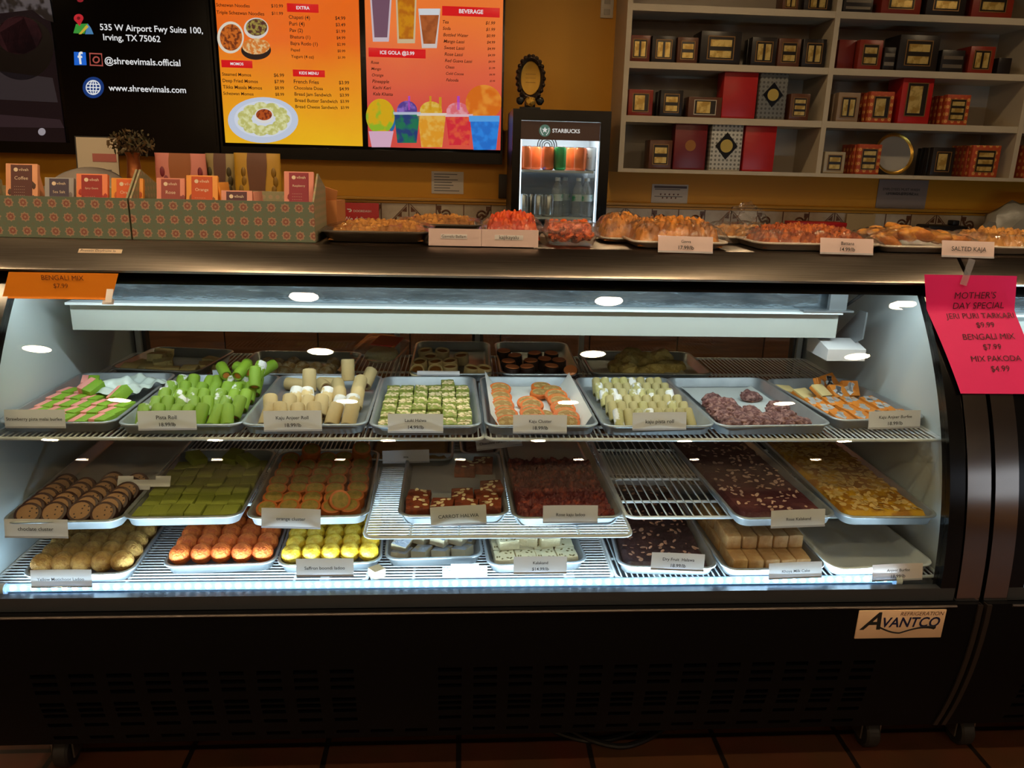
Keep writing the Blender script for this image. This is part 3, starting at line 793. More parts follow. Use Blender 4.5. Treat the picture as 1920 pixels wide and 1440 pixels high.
# purple crumble
T = TRAYS['purple']
paper(T, -.1, .1, .03, .38, 'grey-white parchment under the purple crumble', 8, .003, mat('grey_parchment', (190, 196, 198), .5), rise=.02)
PU = mat('purple_crumble', (96, 54, 54), .6, bump=1.0, bscale=200, col2=(156, 116, 110), scale=110, thr=(.45, .6), rnd=.08)
mc = []
for sd in range(4):
    b = MB().ball((0, 0, .012), .024, 3, (1.15, 1.0, .62), .38, 2.4, sd * 5 + 1)
    for v in b.bm.verts: v.co.z = max(0, v.co.z)
    mc.append(b.mesh('chunk', PU, .5))
pl = [(-.085, .05), (-.045, .045), (-.005, .05), (.035, .045), (.075, .05), (-.09, .095), (-.05, .09), (-.01, .095), (.03, .09), (.07, .095), (-.085, .14), (-.05, .145), (-.01, .135), (.06, .14), (-.075, .19), (-.04, .2), (.085, .17), (-.06, .235), (.05, .26)]
for k, (u, v) in enumerate(pl):
    wh = 'alone towards the rear' if k == 18 else ('%s of the front pieces' % ORD[k] if k < 10 else '%s of the rear pieces' % ORD[k - 10])
    at_tray(T, mc[k % 4], 'burfee_chunk', u + J(.004), v, .002, (0, 0, rng.uniform(0, 6)), 'purple-brown crumbly burfee chunk, ' + wh, 'sweet', 'purple burfee chunks')
# orange and white squares
T = TRAYS['square']
SO = mat('square_orange', (206, 124, 36), .55, bump=.3, bscale=160, rnd=.07)
SC = mat('square_cream', (218, 196, 140), .6)
def m_sq(top):
    b = MB(); b.box((0, 0, .0045), (.044, .044, .009), bev=.0012); b.mi = 1; b.box((0, 0, .0113), (.043, .043, .005), bev=.0008)
    b.mi = 2
    if top:
        for k in range(6): b.box((J(.014), J(.014), .0141), (.008 + .01 * rng.random(), .006 + .012 * rng.random(), .0008), (0, 0, rng.random() * 3))
    return b.mesh('square', [SO, SO if top else SC, SILVER])
ms = [m_sq(True), m_sq(True), m_sq(False)]
grid(T, ms[:2], 'burfee_square', 'orange silver-leafed burfee square', 'sweet', 'orange burfee squares', 4, 3, -.078, .078, .055, .055, .006, (.18, 0, .12), jr=.14, ju=.004)
for k, (u, v, dz, rx, ry, rz, q) in enumerate([(-.06, .25, .004, .3, 0, .3, 2), (-.085, .30, .002, .1, .1, 0, 2), (-.03, .225, .02, .5, .1, .4, 2), (.0, .28, .02, 1.0, .3, .5, 0), (.045, .31, .022, .8, -.2, .2, 0), (.07, .25, .02, .9, 0, -.15, 0), (.02, .225, .018, .6, 0, .1, 0), (.09, .3, .006, .3, 0, .2, 1)]):
    at_tray(T, ms[q], 'burfee_square', u, v, dz, (rx, ry, rz), 'orange burfee square tumbled at the rear of its tray, %s of the tumbled ones' % ORD[k], 'sweet', 'orange burfee squares')

# rear of the upper tier
PALE = mat('pale_burfee', (228, 214, 160), .65, bump=.6, bscale=160, col2=(150, 120, 70), scale=45, thr=(.6, .72))
T = TRAYS['pale']
mpb = [m_block(.042, .04, .022, PALE, crumb=.002), m_block(.05, .04, .018, PALE, crumb=.003)]
for k, (u, v, dz, rz) in enumerate([(-.09, .05, 0, .2), (-.05, .07, 0, .6), (-.03, .04, 0, 1), (.0, .05, 0, .1), (.03, .045, 0, .4), (-.08, .1, 0, -.3), (-.05, .12, .018, .2), (-.055, .17, .018, .4), (.09, .16, .0, 0), (.1, .12, 0, .5), (.075, .06, 0, .2), (-.02, .1, .01, .5)]):
    at_tray(T, mpb[k % 2], 'pale_burfee_piece', u, v, dz, (J(.15), J(.15), rz), 'pale cream burfee piece scattered in the rear tray, %s from the front' % ORD[k], 'sweet', 'pale burfee pieces')
T = TRAYS['coconut']
CO = mat('coconut_ball', (206, 176, 128), .75, bump=1.0, bscale=260, col2=(236, 228, 212), scale=70, thr=(.42, .6), rnd=.05)
mco = [m_ball(.02, CO, .1, 4, 1), m_ball(.019, CO, .12, 4, 3)]
grid(T, mco, 'coconut_ball', 'coconut-dusted tan ball', 'sweet', 'coconut-dusted balls', 6, 3, -.095, .095, .04, .045, 0, jr=1.0, skip=((3, 2), (4, 2)))
T = TRAYS['cups']
CRM = mat('cream_cup', (224, 206, 164), .6, bump=.3, bscale=150)
CFL = mat('cup_filling', (150, 98, 40), .6, bump=.6, bscale=200)
def m_cup(r, h, a, b_):
    b = MB(); b.lathe([(r * .8, 0), (r, .004), (r, h - .002), (r * .92, h), (r * .78, h - .001), (r * .74, h - .006)], seg=20)
    b.mi = 1; b.lathe([(r * .75, h - .008), (r * .72, h - .0045), (r * .3, h - .002)], seg=16)
    return b.mesh('cup', [a, b_])
mcu = m_cup(.021, .03, CRM, CFL)
for k, (u, v, t) in enumerate([(-.085, .035, .6), (-.04, .035, .5), (.0, .04, .0), (.055, .035, .1), (.09, .035, .1), (-.085, .085, .2), (-.04, .085, .1), (-.06, .13, .1), (.0, .09, .1), (.03, .14, .1), (-.03, .18, .1), (-.075, .18, .1)]):
    at_tray(T, mcu, 'cream_cup', u, v, .004, (t, 0, J(1)), 'cream-rimmed sweet cup in the raised rear tray, %s from the front' % ORD[k], 'sweet', 'cream cups')
T = TRAYS['dark']
DKC = mat('dark_cup', (44, 26, 24), .5); ORT = mat('dark_cup_orange_top', (226, 142, 92), .6, bump=.4, bscale=150)
def m_dcup(r, h):
    b = MB(); b.lathe([(r * .85, 0), (r, .004), (r, h - .003), (r * .9, h - .001)], seg=20); b.mi = 1; b.lathe([(r * .9, h - .004), (r * .88, h + .001), (r * .4, h + .002)], seg=18)
    return b.mesh('cup', [DKC, ORT])
mdc = m_dcup(.021, .034)
for k, (u, v, t) in enumerate([(-.08, .03, 0), (-.035, .035, 0), (.03, .04, 0), (.085, .03, .5), (-.085, .08, 0), (-.02, .085, 0), (.02, .1, 0), (.06, .09, 0), (-.06, .13, 0), (.0, .15, 0), (.045, .15, 0), (-.09, .17, 0)]):
    at_tray(T, mdc, 'dark_cup', u, v, .002, (t, 0, J(1)), 'dark sweet cup with an orange top, %s from the front of its tray' % ORD[k], 'sweet', 'dark cups with orange tops')
T = TRAYS['crumble']
CRU = mat('pale_crumble', (220, 204, 140), .7, bump=1, bscale=140, col2=(190, 170, 104), scale=50, rnd=.06)
mcr = []
for sd in range(4):
    b = MB().ball((0, 0, .016), .03, 3, (1.1, 1.0, .75), .3, 1.8, sd * 3 + 2)
    for v in b.bm.verts: v.co.z = max(0, v.co.z)
    mcr.append(b.mesh('chunk', CRU, .5))
for k, (u, v, dz, s) in enumerate([(-.06, .06, 0, 1), (-.02, .045, 0, .8), (.02, .06, 0, 1), (.06, .07, 0, 1.2), (-.05, .12, .01, 1.2), (-.0, .12, .012, 1.1), (.05, .13, .012, 1.3), (.085, .1, 0, 1), (-.08, .1, 0, 1), (.0, .04, 0, .6), (-.03, .17, .01, 1.2)]):
    at_tray(T, mcr[k % 4], 'pale_chunk', u, v, dz, (0, 0, rng.uniform(0, 6)), 'pale straw-coloured crumbly chunk in the rear tray, %s from the front' % ORD[k], 'sweet', 'pale crumbly chunks', s)
paper(T, .02, .1, .015, .1, 'white parchment corner in front of the pale chunks', 3, .03)

# middle tier
T = TRAYS['choc']
paper(T, -.1, .1, .15, .57, 'grey parchment showing behind the chocolate cookies', 12, .004, mat('grey_parchment2', (170, 168, 166), .5))
CBR = mat('chocolate_rim', (62, 32, 24), .45, rnd=.08); CTN = mat('cookie_tan', (158, 116, 80), .65, bump=.4, bscale=200, rnd=.06)
CSP = mat('chocolate_speck', (40, 20, 16), .5)
mch = [m_disc(.0275, .016, CBR, CTN, .95, True, CSP), m_disc(.0265, .016, CBR, CTN, .98, True, CSP)]
for cx, nn, off, nmc in ((-.088, 7, 0, 'leftmost'), (-.038, 6, .004, 'second'), (.014, 7, .008, 'third'), (.068, 7, .0, 'rightmost')):
    for k in range(nn):
        at_tray(T, mch[k % 2], 'chocolate_cookie', cx + J(.003) + k * .001 + .006, .045 + off + k * .027, .016, (R(42) + J(.08), J(.05), J(.12)), 'chocolate-edged cookie, %s from the front in the %s column' % (ORD[k], nmc), 'sweet', 'chocolate-edged cookies')
T = TRAYS['greenb']
GB = mat('olive_burfee', (142, 148, 58), .6, bump=.35, bscale=180, rnd=.1)
mgb = [m_block(.036, .05, .020, GB), m_block(.035, .05, .024, GB)]
grid(T, mgb, 'green_burfee_block', 'dull green burfee block', 'sweet', 'dull green burfee blocks', 6, 6, -.092, .092, .045, .053, 0, (0, 0, .04), jr=.05, stag=.004)
for k, (u, v) in enumerate(((-.06, .32), (.03, .33), (.07, .30))):
    at_tray(T, mgb[0], 'green_burfee_block', u, v, .024, (.2, .1, J(1)), 'dull green burfee block tossed on top at the rear, %s of three' % ORD[k], 'sweet', 'dull green burfee blocks')
T = TRAYS['orangec']
OB = mat('orange_cluster_rim', (176, 92, 34), .55, bump=.3, bscale=180, rnd=.06); OG = mat('orange_cluster_face', (128, 112, 44), .65, bump=.5, bscale=220, col2=(150, 122, 56), scale=70)
mo_ = [m_disc(.0235, .028, OB, OG), m_disc(.024, .03, OB, OG, .93)]
grid(T, mo_, 'orange_cluster_disc', 'orange-edged disc with a green face', 'sweet', 'orange-edged green discs', 5, 7, -.09, .09, .05, .049, .004, (R(20), 0, 0), jr=.3, ju=.003)
for k, (u, v, rx) in enumerate(((.06, .06, 1.0), (.085, .35, .5), (-.04, .34, .4))):
    at_tray(T, mo_[0], 'orange_cluster_disc', u, v, .03, (rx, 0, .3), 'orange-edged disc tipped on top of the others, %s of three' % ORD[k], 'sweet', 'orange-edged green discs')
T = TRAYS['carrot']
paper(T, -.105, .105, .02, .355, 'grey parchment in the carrot halwa tray', 21, .002, mat('grey_parchment3', (176, 176, 174), .5))
CH = mat('carrot_halwa', (132, 58, 26), .55, bump=.6, bscale=150, col2=(104, 42, 20), scale=50, rnd=.07)
mcw = [m_block(.052, .05, .028, CH, 6, ALMOND, crumb=.0015, fs=.007), m_block(.05, .052, .03, CH, 9, ALMOND, crumb=.0015, fs=.007)]
for k, (u, v, dz) in enumerate([(-.08, .05, 0), (-.026, .05, 0), (.028, .05, 0), (.082, .05, 0), (-.08, .103, 0), (.02, .104, 0), (.075, .104, .0), (.09, .15, .0), (.03, .285, 0), (.075, .305, 0)]):
    at_tray(T, mcw[k % 2], 'carrot_halwa_block', u, v, dz + .003, (0, 0, J(.12)), 'brown-red carrot halwa block with almonds, %s of ten from the front' % ORD[k], 'sweet', 'carrot halwa blocks')
def slab_in(T, key, label, m, h, amp, freq, fl=0, fm=None, seed=0, v0=.02, v1=None, fs=.0065, nx=26, ny=44):
    v1 = v1 or T.l - .02; wd = T.w - .036
    b = m_slab(wd, v1 - v0, h, amp, freq, m, nx, ny, seed)
    o = b.build(key, m); o.location = W(T, 0, (v0 + v1) / 2); o.rotation_euler = (T.tilt, 0, T.rz)
    tag(o, label, 'sweet')
    if fl:
        f = MB()
        for k in range(fl):
            x, y = J(wd * .46), J((v1 - v0) * .47)
            z = h + amp * noise.noise(Vector((x * freq, y * freq, seed))) + amp * .6 * noise.noise(Vector((x * freq * 2.7, y * freq * 2.7, seed + 9)))
            flake(f, (x, y, z + .0002), fs * rng.uniform(.6, 1.3))
        tag(f.build('almond_flakes', fm or ALMOND, o), kind='stuff')
    return o
T = TRAYS['rose']
slab_in(T, 'rose_ladoo_slab', 'dark red crumbly rose ladoo mass filling its long tray', mat('rose_crumble', (92, 26, 26), .55, bump=1.0, bscale=130, col2=(150, 62, 40), scale=55, thr=(.5, .68)), .02, .013, 70, v1=.36, nx=70, ny=110)
paper(T, -.1, .1, .34, .57, 'pale parchment folded over the dark red ladoo', 33, .012, mat('tan_parchment', (186, 170, 150), .5))
T = TRAYS['kalak']
slab_in(T, 'rose_kalakand_slab', 'purple-brown rose kalakand slab with pale flakes, uncut', mat('rose_slab', (96, 50, 50), .5, bump=.6, bscale=90, col2=(74, 30, 36), scale=12), .022, .003, 30, 230, mat('pale_pink_flake', (206, 168, 150), .6), 3)
T = TRAYS['yellow']
slab_in(T, 'yellow_almond_slab', 'yellow almond slab thick with flaked nuts, uncut', mat('yellow_slab', (196, 146, 20), .5, bump=.5, bscale=90, col2=(160, 104, 20), scale=25), .022, .003, 30, 560, mat('tan_flake', (200, 164, 100), .6), 5, fs=.0085)
T = TRAYS['rfig']
slab_in(T, 'fig_slab', 'dull mustard slab under the mix tag at the rear', mat('mustard_slab', (150, 110, 50), .6, bump=.5, bscale=90), .02, .004, 40)
T = TRAYS['rchoc']
slab_in(T, 'chocolate_slab', 'dark brown slab at the rear beside the tilted tag', mat('choc_slab', (70, 36, 36), .55, bump=.6, bscale=90), .02, .004, 40)

# bottom tier
def ladoos(key, name, desc, m, r, amp, freq, nx, rows, pitch, v0=.035, grp='', stag=.0):
    T = TRAYS[key]; mm = [m_ball(r, m, amp, freq, s) for s in (1, 5, 9)]
    v0 = r + .016; uw = T.w / 2 - .0085 - r
    grid(T, mm, name, desc, 'sweet', grp, nx, rows, -uw, uw, v0, pitch, .009, jr=.12, ju=.0012, jv=.0015, stag=stag * .4)
ladoos('motichoor', 'yellow_ladoo', 'dull yellow ladoo ball', mat('motichoor', (190, 146, 72), .65, bump=1, bscale=240, col2=(166, 120, 56), scale=90, rnd=.06), .0238, .04, 7, 5, 8, .0475, grp='dull yellow ladoo balls', stag=.006)
ladoos('orangel', 'orange_ladoo', 'bright orange ladoo ball', mat('orange_ladoo', (240, 124, 44), .6, bump=1, bscale=240, col2=(220, 98, 32), scale=90, rnd=.06), .0238, .04, 7, 5, 7, .0485, grp='orange ladoo balls', stag=.004)
ladoos('saffron', 'boondi_ladoo', 'golden boondi ladoo ball', mat('saffron_boondi', (222, 176, 24), .45, bump=1, bscale=130, col2=(240, 206, 70), scale=60, rnd=.05), .0228, .09, 8, 5, 6, .0475, grp='golden boondi ladoo balls', stag=.005)
T = TRAYS['silver']
KJ = mat('kaju_katli', (190, 172, 140), .55, rnd=.06)
KJS = mat('silver_foil_top', (178, 184, 198), .3, .6, bump=1.0, bscale=120, col2=(190, 172, 140), scale=50, thr=(.55, .65), vary=True)
def m_dia(h):
    b = MB(); d = .027
    b.prism([(-d, 0), (0, -d * .8), (d, 0), (0, d * .8)], 0, h, 'Z'); b.mi = 1; b.prism([(-d * .97, 0), (0, -d * .78), (d * .97, 0), (0, d * .78)], h, h + .0006, 'Z')
    return b.mesh('diamond', [KJ, KJS])
mdi = [m_dia(.020), m_dia(.022)]
for j in range(5):
    for i in range(4):
        u = -.075 + i * .047 + (.012 if j % 2 else -.0); v = .052 + j * .052
        at_tray(T, mdi[(i + j) % 2], 'silver_diamond', u, v, .001, (J(.1), J(.1), J(.15) + .35), 'silver-leafed cashew diamond, %s in the %s' % (col_name(i, 4), row_name(j, 5)), 'sweet', 'silver-leafed diamonds')
for q, (u, v, t_) in enumerate(((-.075, .062, .5), (-.03, .085, .2), (.015, .07, .15), (.055, .075, .25), (.08, .105, -.2), (-.055, .125, .2), (.0, .135, .1), (.045, .13, .2), (-.08, .17, .3), (-.02, .185, .1), (.04, .19, .15), (.075, .165, .2))):
    at_tray(T, mdi[q % 2], 'silver_diamond', u, v, .026, (t_, J(.15), .35 + J(.2)), 'silver-leafed cashew diamond resting on the others, %s of twelve from the front' % ORD[q], 'sweet', 'silver-leafed diamonds')
T = TRAYS['kalakand']
KK = mat('kalakand_cream', (226, 210, 170), .65, bump=.6, bscale=150, rnd=.05)
PIS = mat('pistachio_bits', (120, 100, 48), .6)
mkk = [m_block(.046, .046, .024, KK, 9, PIS, crumb=.002, fs=.004), m_block(.045, .047, .026, KK, 6, PIS, crumb=.002, fs=.0045)]
grid(T, mkk, 'kalakand_block', 'cream kalakand block flecked with pistachio', 'sweet', 'cream kalakand blocks', 4, 7, -.072, .072, .05, .049, 0, jr=.06)
for q, (u, v, rz) in enumerate(((-.06, .09, .1), (-.012, .1, -.1), (.036, .095, .15), (-.05, .145, .3), (.05, .15, -.2))):
    at_tray(T, mkk[q % 2], 'kalakand_block', u, v, .0265, (.06, 0, rz), 'cream kalakand block lying on top of the others, %s of five' % ORD[q], 'sweet', 'cream kalakand blocks')
T = TRAYS['dryfruit']
slab_in(T, 'dry_fruit_slab', 'dark dry fruit halwa slab with pale flakes on the lowest tier', mat('dryfruit', (58, 34, 36), .45, bump=.9, bscale=90, col2=(40, 22, 26), scale=20), .02, .005, 40, 150, mat('pale_brown_flake', (170, 130, 110), .6), 7)
T = TRAYS['milk']
MK = mat('milk_cake', (178, 132, 80), .6, bump=.7, bscale=110, col2=(196, 156, 104), scale=30, rnd=.07)
mmk = [m_block(.034, .1, .034, MK, crumb=.0012, bev=.003), m_block(.035, .1, .033, MK, crumb=.0012, bev=.003)]
for j in range(3):
    for i in range(5):
        at_tray(T, mmk[(i + j) % 2], 'milk_cake_brick', -.074 + i * .037, .075 + j * .103, 0, (0, 0, J(.03)), 'tan milk cake brick, %s, %s of the lower layer' % (col_name(i, 5), row_name(j, 3)), 'sweet', 'tan milk cake bricks')
for j in range(2):
    for i in range(5):
        at_tray(T, mmk[(i + j) % 2], 'milk_cake_brick', -.074 + i * .037, .125 + j * .103, .0345, (0, 0, J(.03)), 'tan milk cake brick, %s, %s of the top layer' % (col_name(i, 5), row_name(j, 2)), 'sweet', 'tan milk cake bricks')
T = TRAYS['empty']
o = MB().ball((0, 0, .012), .045, 3, (1.0, .6, .27), .3, 2.2, 4).build('dark_halwa_remnant', mat('dryfruit', (58, 34, 36)), None); o.location = W(T, -.02, .40, .0); tag(o, 'last dark halwa remnant at the rear of the empty white tray', 'sweet')

# ------------------------------------------------------------------ price tags
def price_tag(box, Y, lines, label, roll=0.0, lean=R(-4), big=False, m=None, z=None):
    x0, y0, x1, y1 = box
    a, b = at_y(x0, (y0 + y1) / 2, Y), at_y(x1, (y0 + y1) / 2, Y)
    wd = (b - a).length; zt, zb = at_y((x0 + x1) / 2, y0, Y).z, at_y((x0 + x1) / 2, y1, Y).z
    hd = (zt - zb) / math.cos(lean)
    t = thing('price_tag', label, 'price tag', ((a.x + b.x) / 2, Y, (zt + zb) / 2), 0, 'price tags on the trays')
    t.rotation_euler = (lean, roll, 0)
    n = 8; rows = []
    for j in range(5):
        rows.append([(-wd / 2 + wd * i / n, .0035 * math.sin(i / n * PI) * .5 + (0.0025 * (j / 4) ** 2), -hd / 2 + hd * j / 4) for i in range(n + 1)])
    MB().sheet(rows).build('card', m or TAGC, t)
    MB().bx(-wd / 2, wd / 2, -.0012, .0, -hd / 2, -hd / 2 + .004).build('holder_edge', mat('holder_edge_grey', (188, 186, 196), .3), t)
    if lines:
        n = len(lines)
        for k, s in enumerate(lines):
            zc = (0.0 if n == 1 else (hd * .17 - k * hd * .37))
            cap = hd * (.34 if big else .25)
            text(s, (0, -.0022, zc), INK, t, width=min(wd * .92, wd * (.06 if big else .035) * len(s)), size=cap * 1.35, bold=.004 if big else .01)
    return t
def tfront(key, dy=.007): return TRAYS[key].front.y - dy
price_tag((8, 769, 122, 802), tfront('bars'), ['Strawberry pista malai burfee'], 'white price tag reading Strawberry pista malai burfee', R(0))
price_tag((258, 771, 368, 806), tfront('pista'), ['Pista Roll', '18.99/lb'], 'white price tag reading Pista Roll', R(-1))
price_tag((494, 771, 603, 808), tfront('anjeer'), ['Kaju Anjeer Roll', '18.99/lb'], 'white price tag reading Kaju Anjeer Roll', R(-1))
price_tag((727, 777, 831, 811), tfront('lauki'), ['Lauki Halwa', '14.99/lb'], 'white price tag reading Lauki Halwa')
price_tag((962, 779, 1063, 812), tfront('cluster'), ['Kaju Cluster', '18.99/lb'], 'white price tag reading Kaju Cluster')
price_tag((1186, 774, 1287, 806), tfront('kpista'), ['kaju pista roll'], 'white price tag reading kaju pista roll', R(-1))
price_tag((1629, 771, 1726, 803), tfront('square', .018), ['Kaju Anjeer Burfee', '18.99/lb'], 'white price tag reading Kaju Anjeer Burfee', R(-2))
price_tag((8, 975, 127, 1008), tfront('choc', .004), ['choclate cluster'], 'white price tag reading choclate cluster', R(1))
price_tag((490, 955, 601, 990), tfront('orangec'), ['orange cluster'], 'white price tag reading orange cluster', R(2))
price_tag((807, 950, 912, 984), tfront('carrot'), ['CARROT HALWA'], 'grey-white price tag reading CARROT HALWA', R(-3), big=True, m=mat('grey_card', (206, 204, 200), .5))
price_tag((1018, 949, 1121, 980), tfront('rose'), ['Rose kaju ladoo'], 'white price tag reading Rose kaju ladoo')
price_tag((1446, 957, 1547, 988), tfront('kalak', .004), ['Rose Kalakand'], 'white price tag reading Rose Kalakand', R(-2))
price_tag((57, 1070, 172, 1101), 1.5065, ['Yellow Motichoor Ladoo'], 'white price tag reading Yellow Motichoor Ladoo', m=TAGL)
price_tag((555, 1049, 663, 1080), 1.5065, ['Saffron boondi ladoo'], 'white price tag reading Saffron boondi ladoo', m=TAGL)
price_tag((963, 1045, 1063, 1075), 1.5065, ['Kalakand', '$14.99/lb'], 'white price tag reading Kalakand', m=TAGL)
price_tag((1221, 1039, 1321, 1069), 1.5065, ['Dry Fruit  Halawa', '18.99/lb'], 'white price tag reading Dry Fruit Halawa', R(3), m=TAGL)
price_tag((1442, 1056, 1541, 1084), 1.5065, ['Khoya Milk Cake'], 'white price tag reading Khoya Milk Cake', R(-2), m=TAGL)
price_tag((1636, 1059, 1730, 1088), 1.5065, ['Anjeer Burfee', '18.99/lb'], 'white price tag reading Anjeer Burfee in front of the empty tray', R(-2), m=paper_mat('warm_card', (236, 216, 210), .1))
price_tag((717, 845, 805, 868), TRAYS['rfig'].front.y - .006, ['mix'], 'white price tag standing behind the carrot halwa tray', R(-2))
price_tag((892, 816, 978, 840), TRAYS['rchoc'].front.y - .03, ['Chocolate caramel burfee'], 'tilted white price tag behind the dark red ladoo tray', R(-8))
price_tag((782, 696, 862, 704), TRAYS['cups'].front.y - .004, [], 'blank white price tag below the cream cups')
# odd holder between the cookies and the green blocks, clip on the bottom rack, blank holder at the rear, clamshell
p = at_z(271, 915, MIDZ + .030)
t = thing('tag_holder', 'bent blank white holder lying across the cookie and green block trays', 'tag holder', p)
MB().box((0, 0, .012), (.118, .002, .016), (R(-25), 0, 0)).box((-.042, .006, .021), (.034, .002, .012), (R(-25), 0, 0)).box((.042, .006, .021), (.034, .002, .012), (R(-25), 0, 0)).build('holder_plate', WHITE, t)
MB().box((-.02, -.006, .0035), (.07, .002, .010), (R(-30), 0, 0)).build('folded_foot', mat('holder_edge_grey', (188, 186, 196)), t)
p = at_z(872, 1100, .562)
t = thing('tag_holder', 'clear empty tag holder resting on the front of the lowest rack', 'tag holder', (p.x, 1.545, BOTZ + .001))
MB().box((0, 0, .011), (.10, .0015, .022), (R(-20), 0, 0), .0005).build('holder_plate', PLASTIC, t)
MB().box((0, .004, .018), (.062, .004, .016), (R(-20), 0, 0), .001).build('clip', mat('clear_grey_clip', (200, 206, 216), .25), t)
MB().box((0, -.004, .0015), (.10, .012, .0015)).build('foot', mat('clear_grey_clip', (200, 206, 216), .25), t)
p = at_z(706, 1085, BOTZ)
o = MB().box((0, 0, .011), (.028, .028, .02), bev=.001).build('fallen_burfee_piece', KJ); o.location = (p.x, max(p.y, 1.545), BOTZ + .0005); o.rotation_euler = (0, 0, .7); tag(o, 'single cashew piece fallen on the lowest rack behind the light tube', 'sweet')
p = at_z(424, 690, TOPZ + .03)
t = thing('tag_holder', 'blank clear holder tipped between the two rear left trays', 'tag holder', (p.x, TRAYS['coconut'].front.y + .02, TOPZ + .03), 0)
MB().box((0, 0, .012), (.035, .1, .002), (R(12), R(-35), 0), .0008).box((.004, -.05, .005), (.03, .003, .02), (0, 0, .2)).build('holder_plate', mat('clear_grey_clip', (200, 206, 216), .25), t)
def clamshell(name, label, loc, w, d, h, rz, rx=0, lidh=.02):
    t = thing(name, label, 'plastic box', loc, rz); t.rotation_euler = (rx, 0, rz)
    rings = lambda a, b, z: [(x, y, z) for x, y in rrect(a, b, .015)]
    b = MB().loops([rings(w - .03, d - .03, 0), rings(w - .012, d - .012, h - .004), rings(w, d, h - .003), rings(w, d, h)], True, False)
    b.build('clear_tub', PLASTIC, t)
    MB().loops([rings(w, d, h + .001), rings(w, d, h + .004), rings(w - .012, d - .012, h + .005), rings(w - .02, d - .02, h + lidh), rings(w - .05, d - .05, h + lidh + .002)], False, True).build('clear_lid', PLASTIC, t)
    return t
T = TRAYS['anjeer']
p = at_z(705, 704, TOPZ + .03)
t = clamshell('clamshell_box', 'clear clamshell box with a red label tipped behind the beige rolls', (p.x, 2.17, TOPZ + .03), .14, .13, .035, R(-22), R(14))
MB().box((.02, .01, .058), (.075, .06, .002)).build('red_label', mat('clamshell_red_label', (206, 48, 60), .4, col2=(228, 190, 90), scale=16, thr=(.6, .68)), t)
MB().ball((0, 0, .018), .05, 2, (1, .95, .33)).build('pale_contents', mat('pale_burfee', (214, 198, 140)), t)

# ------------------------------------------------------------------ paper notices on the case
def notice(name, label, quad, z0, z1, off, m, lines, ink, extra=None):
    """sheet taped to the fascia that hangs along the curved front; quad: left and right x at the top and at the bottom"""
    (xl0, xr0), (xl1, xr1) = quad
    def yy(z):
        y = min(yg(z), 1.715) if z > 1.10 else yg(z)
        return y - off(z)
    t = thing(name, label, 'notice', ((xl0 + xr0) / 2, yy((z0 + z1) / 2), (z0 + z1) / 2))
    n = 22; rows = []
    for j in range(n + 1):
        z = z1 + (z0 - z1) * j / n; f = j / n
        a, b = xl0 + (xl1 - xl0) * f, xr0 + (xr1 - xr0) * f
        rows.append([(a + (b - a) * i / 10, yy(z), z) for i in range(11)])
    b = MB().sheet(rows).solid(.0006)
    b.build('sheet', m, t, world=True)
    for s, x, z, wd, bold, rr in lines:
        sl = (yy(z + .007) - yy(z - .007)) / .014
        text(s, (x, yy(z) - .0032, z), ink, t, width=wd, size=.02, rot=(PI / 2 - math.atan(sl), rr, 0), bold=bold, world=True)
    return t
def zfas(px, py, off=0.0):
    r = ray(px, py); lo, hi = .5, 1.25
    for _ in range(40):
        z = (lo + hi) / 2; y = (min(yg(z), 1.715) if z > 1.10 else yg(z)) - off
        if r[1] * (z - CAM_H) / r[2] > y: lo = z
        else: hi = z
    return z
def onfront(px, py, off=0.0):
    z = zfas(px, py, off); return at_z(px, py, z)
PINKP = mat('hot_pink_paper', (232, 32, 116), .6)
ORP = mat('orange_paper', (240, 138, 8), .6)
SERIF = mat('notice_ink', (70, 20, 34), .6)
offp = lambda z: .022
q = [onfront(*p, .022) for p in ((1732, 521), (1908, 511), (1802, 744), (1955, 733))]
def L_(s, px, py, pw, b, off=.022, rr=0.0):
    p = onfront(px, py, off); a = onfront(px - pw / 2, py, off); c = onfront(px + pw / 2, py, off)
    return (s, p.x, p.z, (c - a).length, b, rr)
RR = R(-1.5)
pink = notice('pink_notice', 'hot pink paper notice for Mothers Day taped over the right end of the case', ((q[0].x, q[1].x), (q[2].x, q[3].x)), (q[2].z + q[3].z) / 2, (q[0].z + q[1].z) / 2, offp, PINKP,
       [L_("MOTHER'S", 1827, 554, 77, 0, rr=RR), L_('DAY SPECIAL', 1833, 573, 95, 0, rr=RR), L_('JERI PURI TARKARI', 1837, 592, 126, 0, rr=RR), L_('$9.99', 1846, 609, 33, 0, rr=RR), L_('BENGALI MIX', 1852, 631, 96, 0, rr=RR), L_('$7.99', 1859, 650, 33, 0, rr=RR), L_('MIX PAKODA', 1866, 672, 93, 0, rr=RR), L_('$4.99', 1874, 691, 34, 0, rr=RR)], SERIF)
tp = onfront(1812, 520, .024)
MB().box((tp.x, tp.y - .001, tp.z + .012), (.017, .0006, .06), (R(-6), R(14), 0)).build('tape', glass_mat('clear_tape', (245, 235, 225), .06, .25, haze=.12), pink, world=True)
q = [onfront(*p, .012) for p in ((15, 505), (221, 508), (2, 560), (208, 562))]
SER2 = mat('notice_ink2', (110, 54, 16), .6)
org = notice('orange_notice', 'orange paper notice reading Bengali Mix under the counter edge', ((q[0].x, q[1].x), (q[2].x, q[3].x)), (q[2].z + q[3].z) / 2, 1.1725, lambda z: .0105, ORP,
       [L_('BENGALI MIX', 118, 521, 79, 0, .0105), L_('$7.99', 115, 536, 27, 0, .0105)], SER2)
p = onfront(210, 560, .006)
MB().box((p.x, p.y - .004, p.z + .02), (.014, .001, .06), (R(-32), 0, 0)).box((p.x - .006, p.y - .006, p.z - .006), (.024, .001, .012), (R(-32), 0, 0)).build('white_tape', WHITE, org, world=True)
